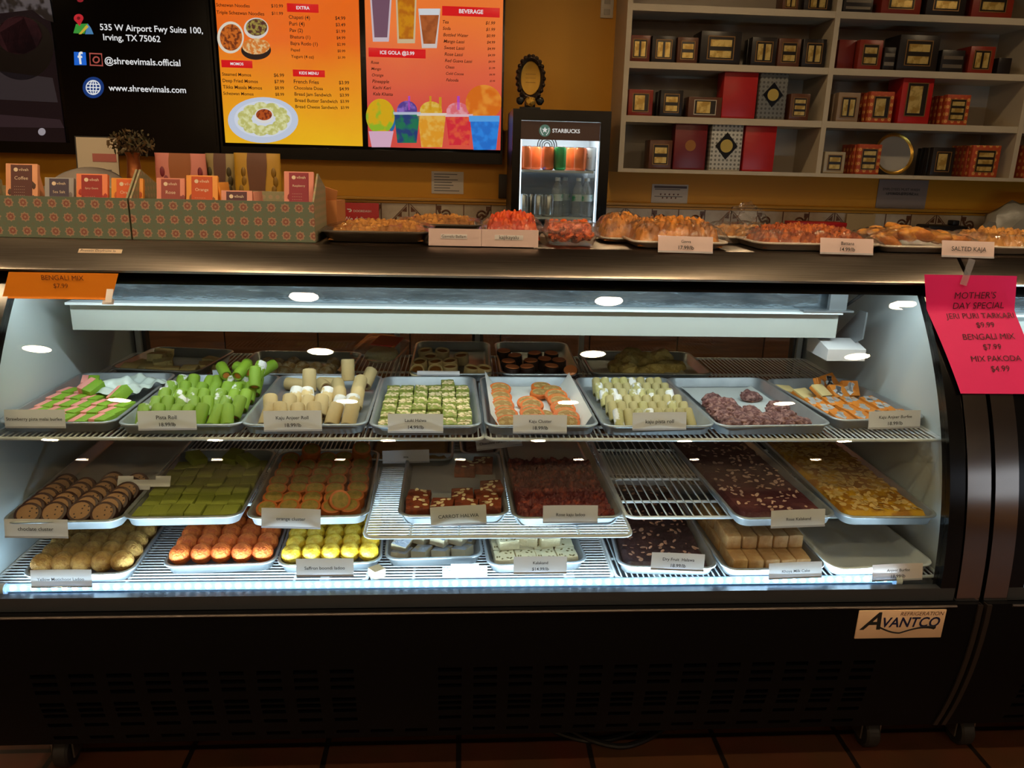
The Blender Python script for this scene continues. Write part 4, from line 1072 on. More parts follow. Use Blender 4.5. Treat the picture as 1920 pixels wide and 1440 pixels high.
p = at_y(189, 476, 1.762)
def fascia_y(z): return 1.716 + (z - 1.183) * (1.774 - 1.716) / (1.232 - 1.183)
zf = 1.214
st = thing('shelf_sticker', 'narrow white sticker on the stainless edge under the flowered box', 'sticker', (at_y(189, 476, fascia_y(zf)).x, fascia_y(zf) - .001, zf)); st.rotation_euler = (R(-49.8), 0, 0)
MB().box((0, 0, 0), (.092, .0008, .012), bev=.0003).build('sticker_face', mat('sticker_cream', (226, 200, 172), .5), st)
text('Protein Dryfruits la', (-.004, -.0012, 0), INKD, st, width=.074, height=.008)

# ------------------------------------------------------------------ goods on top of the case
TZ = 1.236
def flower_mat(name, base, f1, f2, k=42.0):
    m = bpy.data.materials.new(name); m.use_nodes = True; nt = m.node_tree; L = nt.links.new; p = nt.nodes['Principled BSDF']
    tc = nt.nodes.new('ShaderNodeTexCoord'); sp = nt.nodes.new('ShaderNodeSeparateXYZ'); L(tc.outputs['Object'], sp.inputs[0])
    def M(op, a, b=None, c=None):
        n = nt.nodes.new('ShaderNodeMath'); n.operation = op
        for i, v in enumerate((a, b, c)):
            if v is None: continue
            if isinstance(v, (int, float)): n.inputs[i].default_value = v
            else: L(v, n.inputs[i])
        return n.outputs[0]
    xy = M('ADD', sp.outputs['X'], sp.outputs['Y'])
    u = M('ABSOLUTE', M('SUBTRACT', M('FRACT', M('MULTIPLY', xy, k)), .5)); v = M('ABSOLUTE', M('SUBTRACT', M('FRACT', M('MULTIPLY', sp.outputs['Z'], k)), .5))
    mx = M('MAXIMUM', u, v); sm = M('MULTIPLY', M('ADD', u, v), .72); star = M('MINIMUM', mx, sm)
    f_out = M('LESS_THAN', star, .26); f_in = M('LESS_THAN', star, .17); f_c = M('LESS_THAN', mx, .07)
    lines = M('LESS_THAN', M('ABSOLUTE', M('SUBTRACT', M('ADD', u, v), .9)), .03)
    def mixc(fac, a, b):
        n = nt.nodes.new('ShaderNodeMix'); n.data_type = 'RGBA'; L(fac, n.inputs[0])
        for i, x in ((6, a), (7, b)):
            if isinstance(x, tuple): n.inputs[i].default_value = x
            else: L(x, n.inputs[i])
        return n.outputs[2]
    c = mixc(lines, lin(base), lin(tuple(int(a * .75 + b * .25) for a, b in zip(base, f1))))
    c = mixc(f_out, c, lin(f2)); c = mixc(f_in, c, lin(f1)); c = mixc(f_c, c, lin(f2))
    L(c, p.inputs['Base Color']); p.inputs['Roughness'].default_value = .55
    return m
FLOWER = flower_mat('sage_flower_print', (112, 124, 104), (150, 92, 78), (178, 142, 118), 33)
LATT = flower_mat('sage_lattice_print', (156, 152, 120), (184, 152, 124), (176, 160, 130), 60)
def display_box(label, x0, x1, y0, h, d, hr):
    t = thing('display_box', label, 'display box', ((x0 + x1) / 2, y0, TZ)); w2 = (x1 - x0) / 2
    MB().bx(-w2, w2, 0, .004, 0.001, h).build('front_panel', FLOWER, t)
    for s in (-1, 1):
        xs = sorted((s * w2, s * (w2 - .004)))
        MB().prism([(.004, .001), (.004, h), (d * .45, hr), (d, hr * .78), (d, .001)], xs[0], xs[1]).build('side_panel', LATT, t)
    MB().bx(-w2 + .004, w2 - .004, d - .004, d, .001, hr * .7).build('back_panel', LATT, t)
    MB().bx(-w2 + .004, w2 - .004, .004, d - .004, .001, .004).build('bottom_panel', LATT, t)
    return t
YB = 1.79
xa, xb, xc = at_y(-60, 460, YB).x, at_y(249, 458, YB).x, at_y(592, 466, YB).x
hbx = at_y(400, 375, YB).z - TZ
display_box('sage flower-printed display box of chocolate bars, at the left edge', xa, xb - .002, YB, hbx, .16, .15)
display_box('sage flower-printed display box of chocolate bars beside the foil tray', xb + .002, xc, YB, hbx, .16, .15)
def choc_bar(px0, py0, px1, Y, label, paper, band, spots, word, depth=.012, lean=-16, n_behind=0, words=None):
    a, b = at_y(px0, py0, Y), at_y(px1, py0, Y); wd = b.x - a.x; ht = .165
    topz = a.z
    zb = topz - ht * math.cos(R(lean)); 
    t = thing('chocolate_bar', label, 'chocolate bar', ((a.x + b.x) / 2, Y - ht * math.sin(R(-lean)), max(zb, TZ + .0045)), 0, 'chocolate bars in the display boxes')
    ht = (topz - t.location.z) / math.cos(R(lean))
    t.rotation_euler = (R(lean), 0, R(3))
    pm = mat('paper_%d_%d_%d' % paper, paper, .5)
    MB().box((0, depth / 2, ht / 2), (wd, depth, ht), bev=.001).build('wrapper', pm, t)
    MB().box((0, -.0006, ht / 2 + .017), (wd * .66, .001, ht - .04)).build('sleeve_band', mat('band_%d_%d_%d' % band, band, .5), t)
    sp_ = MB()
    for k in range(10):
        sx = rng.choice((-1, 1)) * wd * rng.uniform(.3, .44); sp_.ball((sx, -.0004, rng.uniform(.02, ht * .75)), .006, 1, (.8, .12, 1.3))
    for k in range(6): sp_.ball((J(wd * .4), -.0004, ht - .0 - rng.uniform(ht * .86, ht * .96)), .006, 1, (1, .12, .8))
    tag(sp_.build('leaf_print', mat('spots_%d_%d_%d' % spots, spots, .5), t), kind='stuff')
    CR = mat('cream_print', (238, 214, 186), .5)
    MB().cyl((-wd * .17, -.0016, ht - .014), (-wd * .17, -.0008, ht - .014), .0045, 12).build('emblem', CR, t)
    text('vilvah', (wd * .08, -.0018, ht - .014), CR, t, width=wd * .3, size=.01)
    text(word, (0, -.0018, ht - .033), CR, t, width=min(wd * .42, .0052 * len(word)), size=.009)
    for k in range(4):
        text('- - - - - -', (-.004, -.0018, ht - .051 - k * .0065), CR, t, width=wd * .32, size=.005)
    return t
BY = YB + .068
bars = [((14, 306, 72), BY, (232, 160, 116), (92, 44, 38), (84, 52, 36), 'Coffee', 'coffee bar with a maroon band, tallest in the left display box'),
        ((90, 332, 143), BY + .01, (160, 156, 156), (74, 62, 82), (120, 112, 112), 'Sea Salt', 'grey sea-salt bar with a slate band in the left display box'),
        ((148, 325, 205), BY - .006, (240, 130, 80), (160, 38, 34), (180, 50, 34), 'Spicy Guava', 'coral bar with a deep red band in the left display box'),
        ((214, 333, 272), BY, (240, 152, 44), (226, 98, 42), (200, 90, 30), 'Orange', 'yellow-orange bar with an orange band in the left display box'),
        ((298, 333, 350), BY, (226, 140, 118), (158, 70, 62), (140, 60, 60), 'Rose', 'dusty pink bar with a rose band in the right display box'),
        ((353, 328, 411), BY - .004, (240, 158, 62), (206, 82, 30), (150, 80, 30), 'Orange', 'orange bar with a burnt orange band, beside the rose bar'),
        ((420, 356, 477), BY - .006, (226, 150, 130), (90, 44, 56), (120, 70, 60), 'Apple', 'low pink bar with a plum band in the right display box'),
        ((535, 321, 590), BY, (228, 142, 124), (148, 30, 52), (150, 40, 40), 'Raspberry', 'raspberry bar with a crimson band at the right end of its box')]
for (x0, y0, x1), Y, pp, bb, ss, word, lb in bars: choc_bar(x0, y0, x1, Y, lb, pp, bb, ss, word)
for k in range(5):
    p = at_y(414 + k * 5.2, 341, BY + .03)
    zb_ = TZ + .0045
    t = thing('chocolate_bar', 'edge-on orange bar standing in the right display box, %s from the burnt orange one' % ORD[k], 'chocolate bar', (p.x, BY + .01, zb_), R(82), 'chocolate bars in the display boxes', R(-6))
    MB().box((0, .003, (p.z - zb_) / 2), (.05, .005, p.z - zb_), bev=.001).build('wrapper', mat('paper_240_158_62', (240, 158, 62)), t)
for k in range(3):
    p = at_y(482 + k * 7, 362 + (k == 0) * 3, BY + .03)
    t = thing('chocolate_bar', 'edge-on pale pink bar standing beside the plum one, %s of three' % ORD[k], 'chocolate bar', (p.x, BY + .01, TZ + .0045), R(82), 'chocolate bars in the display boxes', R(-6))
    MB().box((0, .003, (p.z - TZ) / 2), (.05, .006, p.z - TZ), bev=.001).build('wrapper', mat('paper_226_150_130', (226, 150, 130)), t)
for k in range(2):
    p = at_y(77 + k * 7, 312 + k * 14, BY + .035)
    t = thing('chocolate_bar', 'peach bar standing edge-on behind the coffee bar, %s of two' % ORD[k], 'chocolate bar', (p.x - .004, BY + .026, TZ + .0045), R(80), 'chocolate bars in the display boxes', R(-10))
    MB().box((0, .003, (p.z - TZ) / 2), (.05, .008, p.z - TZ), bev=.001).build('wrapper', mat('paper_232_160_116', (232, 160, 116)), t)

def pouch(px0, py0, px1, Y, label, body, band, leaf):
    a, b = at_y(px0, py0, Y), at_y(px1, py0, Y); wd = b.x - a.x; zt = a.z; ht = zt - TZ - .001
    t = thing('stand_up_pouch', label, 'pouch', ((a.x + b.x) / 2, Y, TZ + .001), 0, 'pouches behind the display box')
    def ring(f):
        z = ht * f; th = .026 * (1 - f) ** .7 + .0015; ww = wd * (.97 + .03 * abs(math.cos(f * 5)))
        return [(ww / 2 * math.copysign(abs(math.cos(q)) ** .5, math.cos(q)), th * math.copysign(abs(math.sin(q)) ** .9, math.sin(q)), z) for q in [2 * PI * i / 28 for i in range(28)]]
    MB().loops([ring(f) for f in (0, .05, .2, .4, .6, .8, .93, 1)]).build('bag', mat('pouch_%d' % body[0], body, .4, bump=.25, bscale=12), t)
    rows = []
    for j in range(13):
        f = j / 12; th = .026 * (1 - f) ** .7 + .0015
        wv = wd * .19 * (1 + .12 * math.sin(f * 9))
        rows.append([(-wv + 2 * wv * i / 4, -th * 1.0 - .0012, ht * f) for i in range(5)])
    MB().sheet(rows).build('band', mat('pouch_band_%d' % band[0], band, .45), t)
    lf = MB()
    for s in (-1, 1):
        for k in range(7):
            f = .1 + k * .11; th = .026 * (1 - f) ** .7 + .0015
            lf.ball((s * wd * rng.uniform(.27, .40), -th * .85 - .001, ht * f), .011, 2, (.55, .25, 1.2))
    tag(lf.build('leaf_print', mat('pouch_leaf_%d' % leaf[0], leaf, .5), t), kind='stuff')
    MB().tube([(wd * .05 * math.cos(q), -.007, ht * .72 + wd * .05 * math.sin(q)) for q in [2 * PI * i / 16 for i in range(16)]], .0008, 5, True).build('emblem', mat('pouch_emblem', (60, 34, 22), .5), t)
    return t
pouch(288, 286, 386, 2.03, 'pink stand-up pouch with an orange-brown band, behind the display box', (206, 124, 112), (150, 84, 34), (126, 44, 56))
pouch(384, 287, 440, 2.05, 'olive-beige pouch with a dark brown band, between the pink and mustard ones', (150, 130, 82), (90, 50, 32), (70, 60, 30))
pouch(437, 286, 526, 2.00, 'mustard yellow pouch with a dark brown band and leaves', (182, 138, 34), (98, 56, 30), (130, 96, 24))
# framed paper, plant vase, oval dish
Yk = 2.12
a, b = at_y(131, 254, Yk), at_y(212, 256, Yk)
t = thing('sign_holder', 'clear upright holder with a typed paper behind the chocolate bars', 'sign holder', ((a.x + b.x) / 2, Yk, TZ + .001)); t.rotation_euler = (R(-6), 0, 0)
hs, ws = a.z - TZ, b.x - a.x
MB().bx(-ws / 2, ws / 2, 0, .002, .004, hs).build('backing', mat('holder_black_edge', (40, 36, 34), .4), t)
MB().bx(-ws / 2 + .004, ws / 2, -.002, -.0004, .004, hs - .003).build('paper', mat('aged_paper', (196, 180, 156), .5), t)
MB().bx(-ws * .1, ws * .46, -.0032, -.0022, hs * .72, hs * .81).build('red_header', mat('header_red', (170, 92, 84), .5), t)
for k in range(6): MB().bx(-ws * .4, ws * rng.uniform(.1, .4), -.003, -.0022, hs * (.62 - k * .07), hs * (.62 - k * .07) + .003).build('typed_line', INKD, t)
MB().bx(-ws / 2, ws / 2, -.03, .03, 0, .003).build('foot', PLASTIC, t)
p = at_y(250, 300, 2.04)
t = thing('vase_plant', 'bushy dark green-brown plant in a slim copper vase', 'plant', (p.x, 2.04, TZ + .001))
zn = at_y(250, 296, 2.04).z - TZ
MB().lathe([(.022, 0), (.026, .01), (.024, zn * .5), (.016, zn * .85), (.014, zn), (.019, zn + .012)], seg=20).build('vase', mat('copper_vase', (176, 104, 58), .35, .7, bump=.8, bscale=50), t)
lf = MB(); ctr = at_y(247, 270, 2.04).z - TZ
for k in range(420):
    d = Vector((J(1), J(1), J(1)))
    if d.length > 1: continue
    d = Vector((d.x * .056, d.y * .05, d.z * .036)); rr = rng.uniform(.004, .008)
    lf.lathe([(rr, 0), (rr * .6, .0008)], Vector((0, 0, ctr)) + d, 6, 1, .55, Euler((J(1.5), J(1.5), J(3))).to_matrix())
tag(lf.build('foliage', mat('dry_foliage', (70, 66, 40), .6, rnd=.1, col2=(110, 84, 50), scale=30), t), kind='stuff')
sm = MB()
for k in range(9):
    q = Vector((J(.04), J(.035), ctr - TZ * 0 + J(.02))); sm.tube([(0, 0, zn), (q.x * .4, q.y * .4, (zn + q.z) / 2), (q.x, q.y, q.z)], .0012, 5)
sm.build('stems', mat('stem_brown', (70, 50, 34), .6), t)
p = at_y(138, 318, 2.02)
t = thing('oval_dish', 'grey oval metal dish propped behind the slate and red bars', 'dish', (p.x, 2.05, TZ + .001)); t.rotation_euler = (R(-28), 0, 0)
hd = .13
MB().lathe([(.06, .0), (.105, .012), (.107, .014), (.104, .0155), (.06, .004), (.0005, .0035)], (0, 0, hd * .62), 40, 1, .74, Euler((PI / 2, 0, 0)).to_matrix()).build('dish_body', mat('pewter', (140, 130, 124), .35, .8), t)
MB().bx(-.03, .03, .0, .03, 0, .012).build('rest', BLACK, t)

# cardboard flap box, foil tray, wrapped foods
def heap_mb(w, l, h, amp, freq, seed, nx=30, ny=22, p=2.6, lump=0.0):
    rows = []
    for j in range(ny + 1):
        row = []
        for i in range(nx + 1):
            u, v = -1 + 2 * i / nx, -1 + 2 * j / ny
            e = max(0, 1 - abs(u) ** p) * max(0, 1 - abs(v) ** p)
            z = h * e ** .6 + amp * noise.noise(Vector((u * w * freq * .5, v * l * freq * .5, seed))) * min(1, e * 3)
            if lump: z += lump * (1 - 2.0 * min(.8, noise.voronoi(Vector((u * w * freq * .62, v * l * freq * .62, seed)))[0][0]) ** 2) * min(1, e * 4)
            else: z += amp * .5 * noise.noise(Vector((u * w * freq * 2.6, v * l * freq * 2.6, seed + 3))) * min(1, e * 3)
            row.append((u * w / 2, v * l / 2, max(z, 0)))
        rows.append(row)
    return MB().sheet(rows)
def food_tray(name, label, px0, px1, py_rim, Y, length, rim_h, m, heap_m, heap_label, heap_h, amp, freq, wrap_h, seed, cat='food tray', flare=.016, heap=True):
    a, b = at_y(px0, py_rim, Y), at_y(px1, py_rim, Y); wd = b.x - a.x
    t = thing(name, label, cat, ((a.x + b.x) / 2, Y + length / 2, TZ + .001))
    me = tray_mesh(wd, length, rim_h, m, flare); inst(me, 'pan', (0, 0, 0), parent=t)
    if heap:
        h = heap_mb(wd * .86, length * .86, heap_h, amp, freq, seed, 80, 56, 4, .016).build('heaped_food', heap_m, None)
        h.location = t.location + Vector((0, 0, .005)); tag(h, heap_label, 'snack', kind='stuff')
    if wrap_h:
        wr = heap_mb(wd * 1.03, length * 1.03, wrap_h, .006, 30, seed + 5, 46, 34, 4).build('plastic_wrap', WRAP, t); wr.location = (0, 0, rim_h - .002)
    return t
FOIL = mat('dark_foil_tray', (96, 88, 80), .35, .8)
TAN = mat('fried_tan', (206, 142, 62), .6, bump=1, bscale=60, col2=(170, 110, 46), scale=26)
GOLD = mat('fried_gold', (214, 134, 36), .5, bump=1, bscale=70, col2=(160, 96, 26), scale=24)
RUST = mat('fried_rust', (196, 100, 34), .5, bump=1, bscale=110, col2=(150, 66, 22), scale=50)
CARD = mat('kraft_card', (206, 136, 80), .6)
t = thing('cardboard_carton', 'small kraft cardboard carton between the flowered box and the red delivery sign', 'carton', (at_y(630, 400, 1.98).x, 1.99, TZ + .001), R(-12))
MB().bx(-.03, .012, -.03, .03, 0, .085).build('carton_body', CARD, t); MB().box((-.006, -.03, .098), (.04, .002, .035), (R(18), R(16), 0)).build('flap', CARD, t)
food_tray('foil_tray', 'dark foil tray of fried snacks under plastic wrap beside the flowered box', 597, 808, 443, YB + .005, .23, .027, FOIL, TAN, 'tan fried snacks heaped in the foil tray under wrap', .026, .005, 50, .012, 4)
food_tray('foil_tray', 'second wrapped tray behind the folded white cards', 740, 905, 440, 2.04, .2, .027, FOIL, TAN, 'pale fried snacks heaped in the tray behind the white cards', .026, .005, 50, .012, 14)
for px0, px1, py0, py1, s, lb in ((804, 902, 436, 468, 'Gavvalu Bellam', 'folded white card reading Gavvalu Bellam'), (902.5, 1008, 440, 472, 'kajikayalu', 'folded white card reading kajikayalu')):
    a, b = at_y(px0, py1, YB - .004), at_y(px1, py1, YB - .004); wd = b.x - a.x; hh_ = at_y(px0, py0, YB).z - at_y(px0, py1, YB).z
    t = thing('folded_card', lb, 'sign card', ((a.x + b.x) / 2, YB - .012, TZ + .0005), R(-.6), 'folded cards on the counter')
    MB().bx(-wd / 2, wd / 2, 0, .0015, 0, hh_).build('front_flap', mat('pinkish_card', (226, 200, 196), .5), t)
    MB().box((0, .030, hh_ - .008), (wd, .06, .0012), (R(-6), 0, 0)).build('top_flap', mat('pinkish_card', (226, 200, 196), .5), t)
    MB().bx(-wd / 2, wd / 2, .0585, .06, 0, hh_ - .012).build('rear_flap', mat('pinkish_card', (226, 200, 196), .5), t)
    MB().bx(wd * -.27, wd * .23, -.0009, 0, hh_ * .42, hh_ * .68).build('paper_label', WHITE, t)
    text(s, (-wd * .02, -.0014, hh_ * .55), INK, t, width=wd * (.46 if len(s) > 10 else .34), size=.009)
OR = mat('orange_jangri', (232, 92, 24), .45, bump=1, bscale=80, col2=(206, 60, 14), scale=40)
food_tray('foil_tray', 'tray of bright orange sweets in plastic behind the kajikayalu card', 905, 1022, 446, 1.88, .15, .026, FOIL, OR, 'bright orange sweets heaped behind the kajikayalu card', .05, .008, 70, .032, 24)
# clamshell of orange curls
a, b = at_y(1022, 466, YB + .01), at_y(1128, 466, YB + .01); wd = b.x - a.x
hcl = at_y(1075, 420, YB).z - TZ
t = clamshell('clamshell_box', 'clear clamshell packed with orange curls on the counter edge', ((a.x + b.x) / 2, YB + .085, TZ + .001), wd, .13, hcl * .5, 0, 0, hcl * .47)
cm = MB()
def curl(c, s):
    pts = []; a0 = rng.uniform(0, 6.3); ax = Euler((J(1.5), J(1.5), J(3))).to_matrix()
    for k in range(9):
        q = a0 + k * .55; pts.append(Vector(c) + ax @ Vector((s * math.cos(q), s * math.sin(q), .0)))
    return pts
for k in range(150):
    c = (J(wd / 2 - .024), J(.042), rng.uniform(.014, hcl * .88))
    cm.tube(curl(c, .009), .0042, 6)
o = cm.build('orange_curls', mat('orange_curl', (236, 104, 28), .45, bump=.4, bscale=120), None); o.location = t.location; tag(o, 'bright orange curls packed inside the clear clamshell', 'snack', kind='stuff')
# wrapped trays on the right
WT = mat('white_foam_tray', (216, 204, 190), .5)
def foods(T0, n, m_list, name, desc, grp, w, l, zb, amp=.004):
    for k in range(n):
        i, j = k % 5, k // 5
        x, y = -w / 2 + w * (i + .5) / 5 + J(.01), -l / 2 + l * (j + .5) / max(1, math.ceil(n / 5)) + J(.008)
        o = inst(m_list[k % len(m_list)], name, T0.location + Vector((x, y, zb + .018 * (1 - (2 * x / w) ** 2) + J(amp))), (J(.5), J(.4), rng.uniform(0, 6.3)))
        tag(o, '%s, %s in the %s' % (desc, col_name(i, 5), row_name(j, math.ceil(n / 5))), 'snack', grp)
def m_puff(m, s, seed):
    return MB().ball((0, 0, 0), .024, 3, (1.35, .8, .55), .22, 2.2, seed).mesh('puff', m, 3)
t = food_tray('wrapped_tray', 'plastic-wrapped tray heaped with golden shells behind the Gavva tag', 1186, 1372, 462, YB - .008, .2, .018, WT, GOLD, 'golden shell snacks heaped under wrap behind the Gavva tag', .05, .008, 60, .046, 34)
t = food_tray('wrapped_bag', 'tied plastic bag of golden snacks slumped left of the Gavva tray', 1128, 1222, 452, 1.90, .15, .014, WT, GOLD, 'golden snacks inside the slumped bag beside the orange clamshell', .05, .008, 55, .056, 44)
t = food_tray('wrapped_tray', 'plastic-wrapped tray heaped with russet snacks behind the Battana tag', 1420, 1660, 460, YB - .004, .22, .02, WT, RUST, 'russet savoury snacks heaped under wrap behind the 14.99 tag', .036, .008, 70, .028, 54)
t = food_tray('wrapped_tray', 'pale tray with folded plastic beyond the Gavva tray, tilted rearwards', 1352, 1480, 444, 1.93, .2, .02, WT, TAN, 'tan snacks in the pale tray beyond the Gavva tray', .024, .006, 50, .03, 84)
t = food_tray('wrapped_tray', 'plastic-wrapped tray of golden salted kaja behind its tag', 1655, 1850, 462, YB - .002, .22, .018, WT, GOLD, '', .03, .01, 50, .034, 64, heap=False)
mk_ = [m_puff(mat('kaja_gold', (214, 146, 56), .45, bump=.8, bscale=90, col2=(190, 112, 34), scale=30, rnd=.08), 1, s) for s in (1, 4, 7)]
foods(t, 20, mk_, 'kaja_piece', 'golden salted kaja piece under plastic', 'golden kaja pieces', .2, .16, .022)
t = food_tray('wrapped_tray', 'wrapped tray of pale golden pieces at the far right counter edge', 1852, 2010, 456, YB + .004, .22, .02, WT, TAN, 'pale golden snacks in the tray at the far right', .036, .008, 55, .03, 74)
# plastic bag end standing up
t = thing('plastic_bag', 'crumpled clear plastic bag end standing behind the trays', 'plastic bag', (at_y(1400, 430, 2.24).x, 2.26, TZ + .001), R(12))
heap_mb(.17, .1, .09, .03, 24, 91, 30, 22, 1.4).build('bag_film', WRAP, t)
def counter_tag(box, lines, label, Y=1.772, roll=0, big=False):
    return price_tag(box, Y, lines, label, roll, R(-10), big, paper_mat('pinkish_tag', (232, 208, 206), .1))
counter_tag((1234, 443, 1337, 474), ['Gavva', '17.99/lb'], 'pinkish-white counter tag reading Gavva 17.99', roll=R(.5))
counter_tag((1538, 447, 1638, 477), ['Battana', '14.99/lb'], 'pinkish-white counter tag priced 14.99 at the russet snacks', roll=R(.6))
counter_tag((1766, 452, 1865, 483), ['SALTED KAJA'], 'pinkish-white counter tag reading SALTED KAJA', roll=R(.8), big=True)

# ------------------------------------------------------------------ back counter and what stands on it
CT = .93
t = thing('back_counter', 'brown back counter under the screens and drinks fridge', 'counter', (0.2, 4.35, 0))
BR = mat('brown_laminate', (112, 68, 42), .45, col2=(96, 56, 34), scale=6, stretch=(1, 1, 8))
MB().bx(-4.8, 4.8, -.33, .385, 0, CT - .04).build('carcass', mat('carcass_dark', (40, 28, 22), .6), t)
MB().bx(-4.8, 4.8, -.37, .385, CT - .04, CT, .004).build('worktop', mat('worktop_tan', (168, 140, 108), .35, bump=.1), t)
for k in range(20):
    x = -4.76 + k * .477
    d = MB().bx(x, x + .47, -.352, -.332, .1, CT - .05, .003).build('door', BR, t)
    MB().tube([(x + (.05 if k % 2 else .42), -.355, CT - .2), (x + (.05 if k % 2 else .42), -.372, CT - .19), (x + (.05 if k % 2 else .42), -.372, CT - .1), (x + (.05 if k % 2 else .42), -.355, CT - .09)], .005, 8).build('handle', STEELT, d)
YF = 4.2
fx0, fx1 = at_y(960, 300, YF).x, at_y(1142, 300, YF).x
fzt = at_y(1050, 206, YF).z
t = thing('drinks_fridge', 'black countertop drinks fridge with a lit glass door', 'drinks fridge', ((fx0 + fx1) / 2, YF, CT + .001))
FW, FH, FD = fx1 - fx0, fzt - CT - .001, .46
w2 = FW / 2
FB = mat('fridge_black', (10, 10, 11), .4)
FWH = mat('fridge_liner', (206, 210, 214), .4)
b = MB(); b.bx(-w2, -w2 + .04, .045, FD, .03, FH); b.bx(w2 - .04, w2, .045, FD, .03, FH); b.bx(-w2 + .04, w2 - .04, .045, FD, FH - .05, FH); b.bx(-w2 + .04, w2 - .04, .045, FD, .03, .16); b.bx(-w2 + .04, w2 - .04, FD - .03, FD, .16, FH - .05)
b.build('cabinet', FB, t)
lz0 = .162
b = MB(); b.bx(-w2 + .0405, -w2 + .044, .05, FD - .031, lz0, FH - .055); b.bx(w2 - .044, w2 - .0405, .05, FD - .031, lz0, FH - .055); b.bx(-w2 + .044, w2 - .044, FD - .034, FD - .031, lz0, FH - .055); b.bx(-w2 + .044, w2 - .044, .05, FD - .034, lz0 - .001, lz0 + .002)
b.build('liner', FWH, t)
for s in (-1, 1): MB().cyl((s * (w2 - .05), .2, .0), (s * (w2 - .05), .2, .03), .018, 12).build('foot', BLACK, t)
d = MB()
fw = .043
d.bx(-w2, -w2 + fw, 0, .04, .03, FH); d.bx(w2 - fw - .01, w2, 0, .04, .03, FH); d.bx(-w2 + fw, w2 - fw - .01, 0, .04, FH - .055, FH); d.bx(-w2 + fw, w2 - fw - .01, 0, .04, .03, .15)
d = d.build('door', BLACKG, t)
MB().bx(-w2 + fw, w2 - fw - .01, .018, .022, .15, FH - .055).build('door_glass', GLASS, d)
zh0 = at_y(1050, 263, YF).z - CT
hp = MB().bx(-w2 + fw + .001, w2 - fw - .011, .012, .017, zh0, FH - .058).build('header_panel', mat('header_brown', (52, 34, 26), .4, emit=(70, 44, 32), es=.35), t)
zc_h = (zh0 + FH - .058) / 2; LW = glow('header_white', (235, 232, 226), .75)
lx = at_y(1022, 243, YF).x - t.location.x
MB().cyl((lx, .0105, zc_h), (lx, .0115, zc_h), .030, 28).build('logo_disc', glow('logo_green', (92, 128, 110), .6), hp)
st_ = MB()
pts5 = []
for k in range(10):
    r_ = .016 if k % 2 == 0 else .007; a_ = PI / 2 + k * PI / 5; pts5.append((lx + r_ * math.cos(a_), zc_h + .003 + r_ * math.sin(a_)))
st_.prism(pts5, .0088, .0104, 'Y')
for s in (-1, 1):
    st_.tube([(lx + s * (.008 + .014 * math.sin(q * .5)), .0096, zc_h - .022 + q * .009) for q in range(5)], .0017, 5)
st_.build('logo_figure', LW, hp)
text('STARBUCKS', (at_y(1062, 244, YF).x - t.location.x, .0095, zc_h), LW, hp, width=at_y(1089, 244, YF).x - at_y(1037, 244, YF).x, size=.02, bold=.02)
zs1 = at_y(1050, 320, YF).z - CT; zs0 = at_y(1050, 409, YF).z - CT
MB().bx(-w2 + .046, w2 - .07, .05, FD - .05, zs1 - .012, zs1).build('shelf', FWH, t)
MB().bx(-w2 + .046, w2 - .07, .05, FD - .05, zs0 - .012, zs0).build('shelf', FWH, t)
for s, xx in ((0, -w2 + .047), (1, w2 - .060)):
    MB().bx(xx, xx + .006, .045, .051, .17, zh0).build('light_strip', glow('fridge_led', (225, 238, 255), 2.6), t)
va = MB()
for rr_ in (.055, .042, .029, .016): va.tube([(-.03 + rr_ * math.cos(q), FD - .036, zh0 - .02 + rr_ * math.sin(q)) for q in [2 * PI * i / 24 for i in range(24)]], .0028, 5, True)
va.build('vent_rings', mat('vent_dark', (50, 50, 54), .5), t)
ld = bpy.data.lights.new('fridge_light', 'AREA'); ld.shape = 'RECTANGLE'; ld.size = FW - .15; ld.size_y = .05; ld.energy = 2.6; ld.color = (.88, .94, 1)
lo = bpy.data.objects.new('fridge_light', ld); COL.objects.link(lo); lo.parent = t; lo.location = (0, .1, FH - .06); lo.rotation_euler = (R(20), 0, 0)
FT = t
CANM = mat('can_metal', (200, 202, 206), .25, .9)
def m_can(col, r=.0335, h=.122):
    b = MB(); b.lathe([(r * .78, 0), (r * .98, .008), (r, .014), (r, h - .016), (r * .86, h - .004)], seg=24)
    b.mi = 1; b.lathe([(r * .86, h - .0045), (r * .87, h - .001), (r * .82, h), (r * .78, h - .003), (.001, h - .003)], seg=24)
    return b.mesh('can', [col, CANM])
orange_can = m_can(mat('can_orange', (226, 104, 48), .3, .35, col2=(60, 80, 170), scale=14, thr=(.62, .66)))
green_can = m_can(mat('can_green', (24, 140, 70), .3, .35, col2=(190, 210, 190), scale=18, thr=(.66, .7)))
white_can = m_can(mat('can_white_dark', (206, 206, 206), .3, .3, col2=(40, 30, 30), scale=14, thr=(.56, .6)))
silver_can = m_can(mat('can_silver', (196, 198, 202), .25, .8, col2=(150, 60, 60), scale=12, thr=(.62, .66)), .031, .118)
def stand(me, name, px, Y, z, label, grp, cat='drink can'):
    p = at_y(px, 300, Y); o = inst(me, name, (p.x, Y, z), (0, 0, rng.uniform(0, 6))); return tag(o, label, cat, grp)
zc1 = CT + .001 + zs1 + .0005; zc0 = CT + .001 + zs0 + .0005
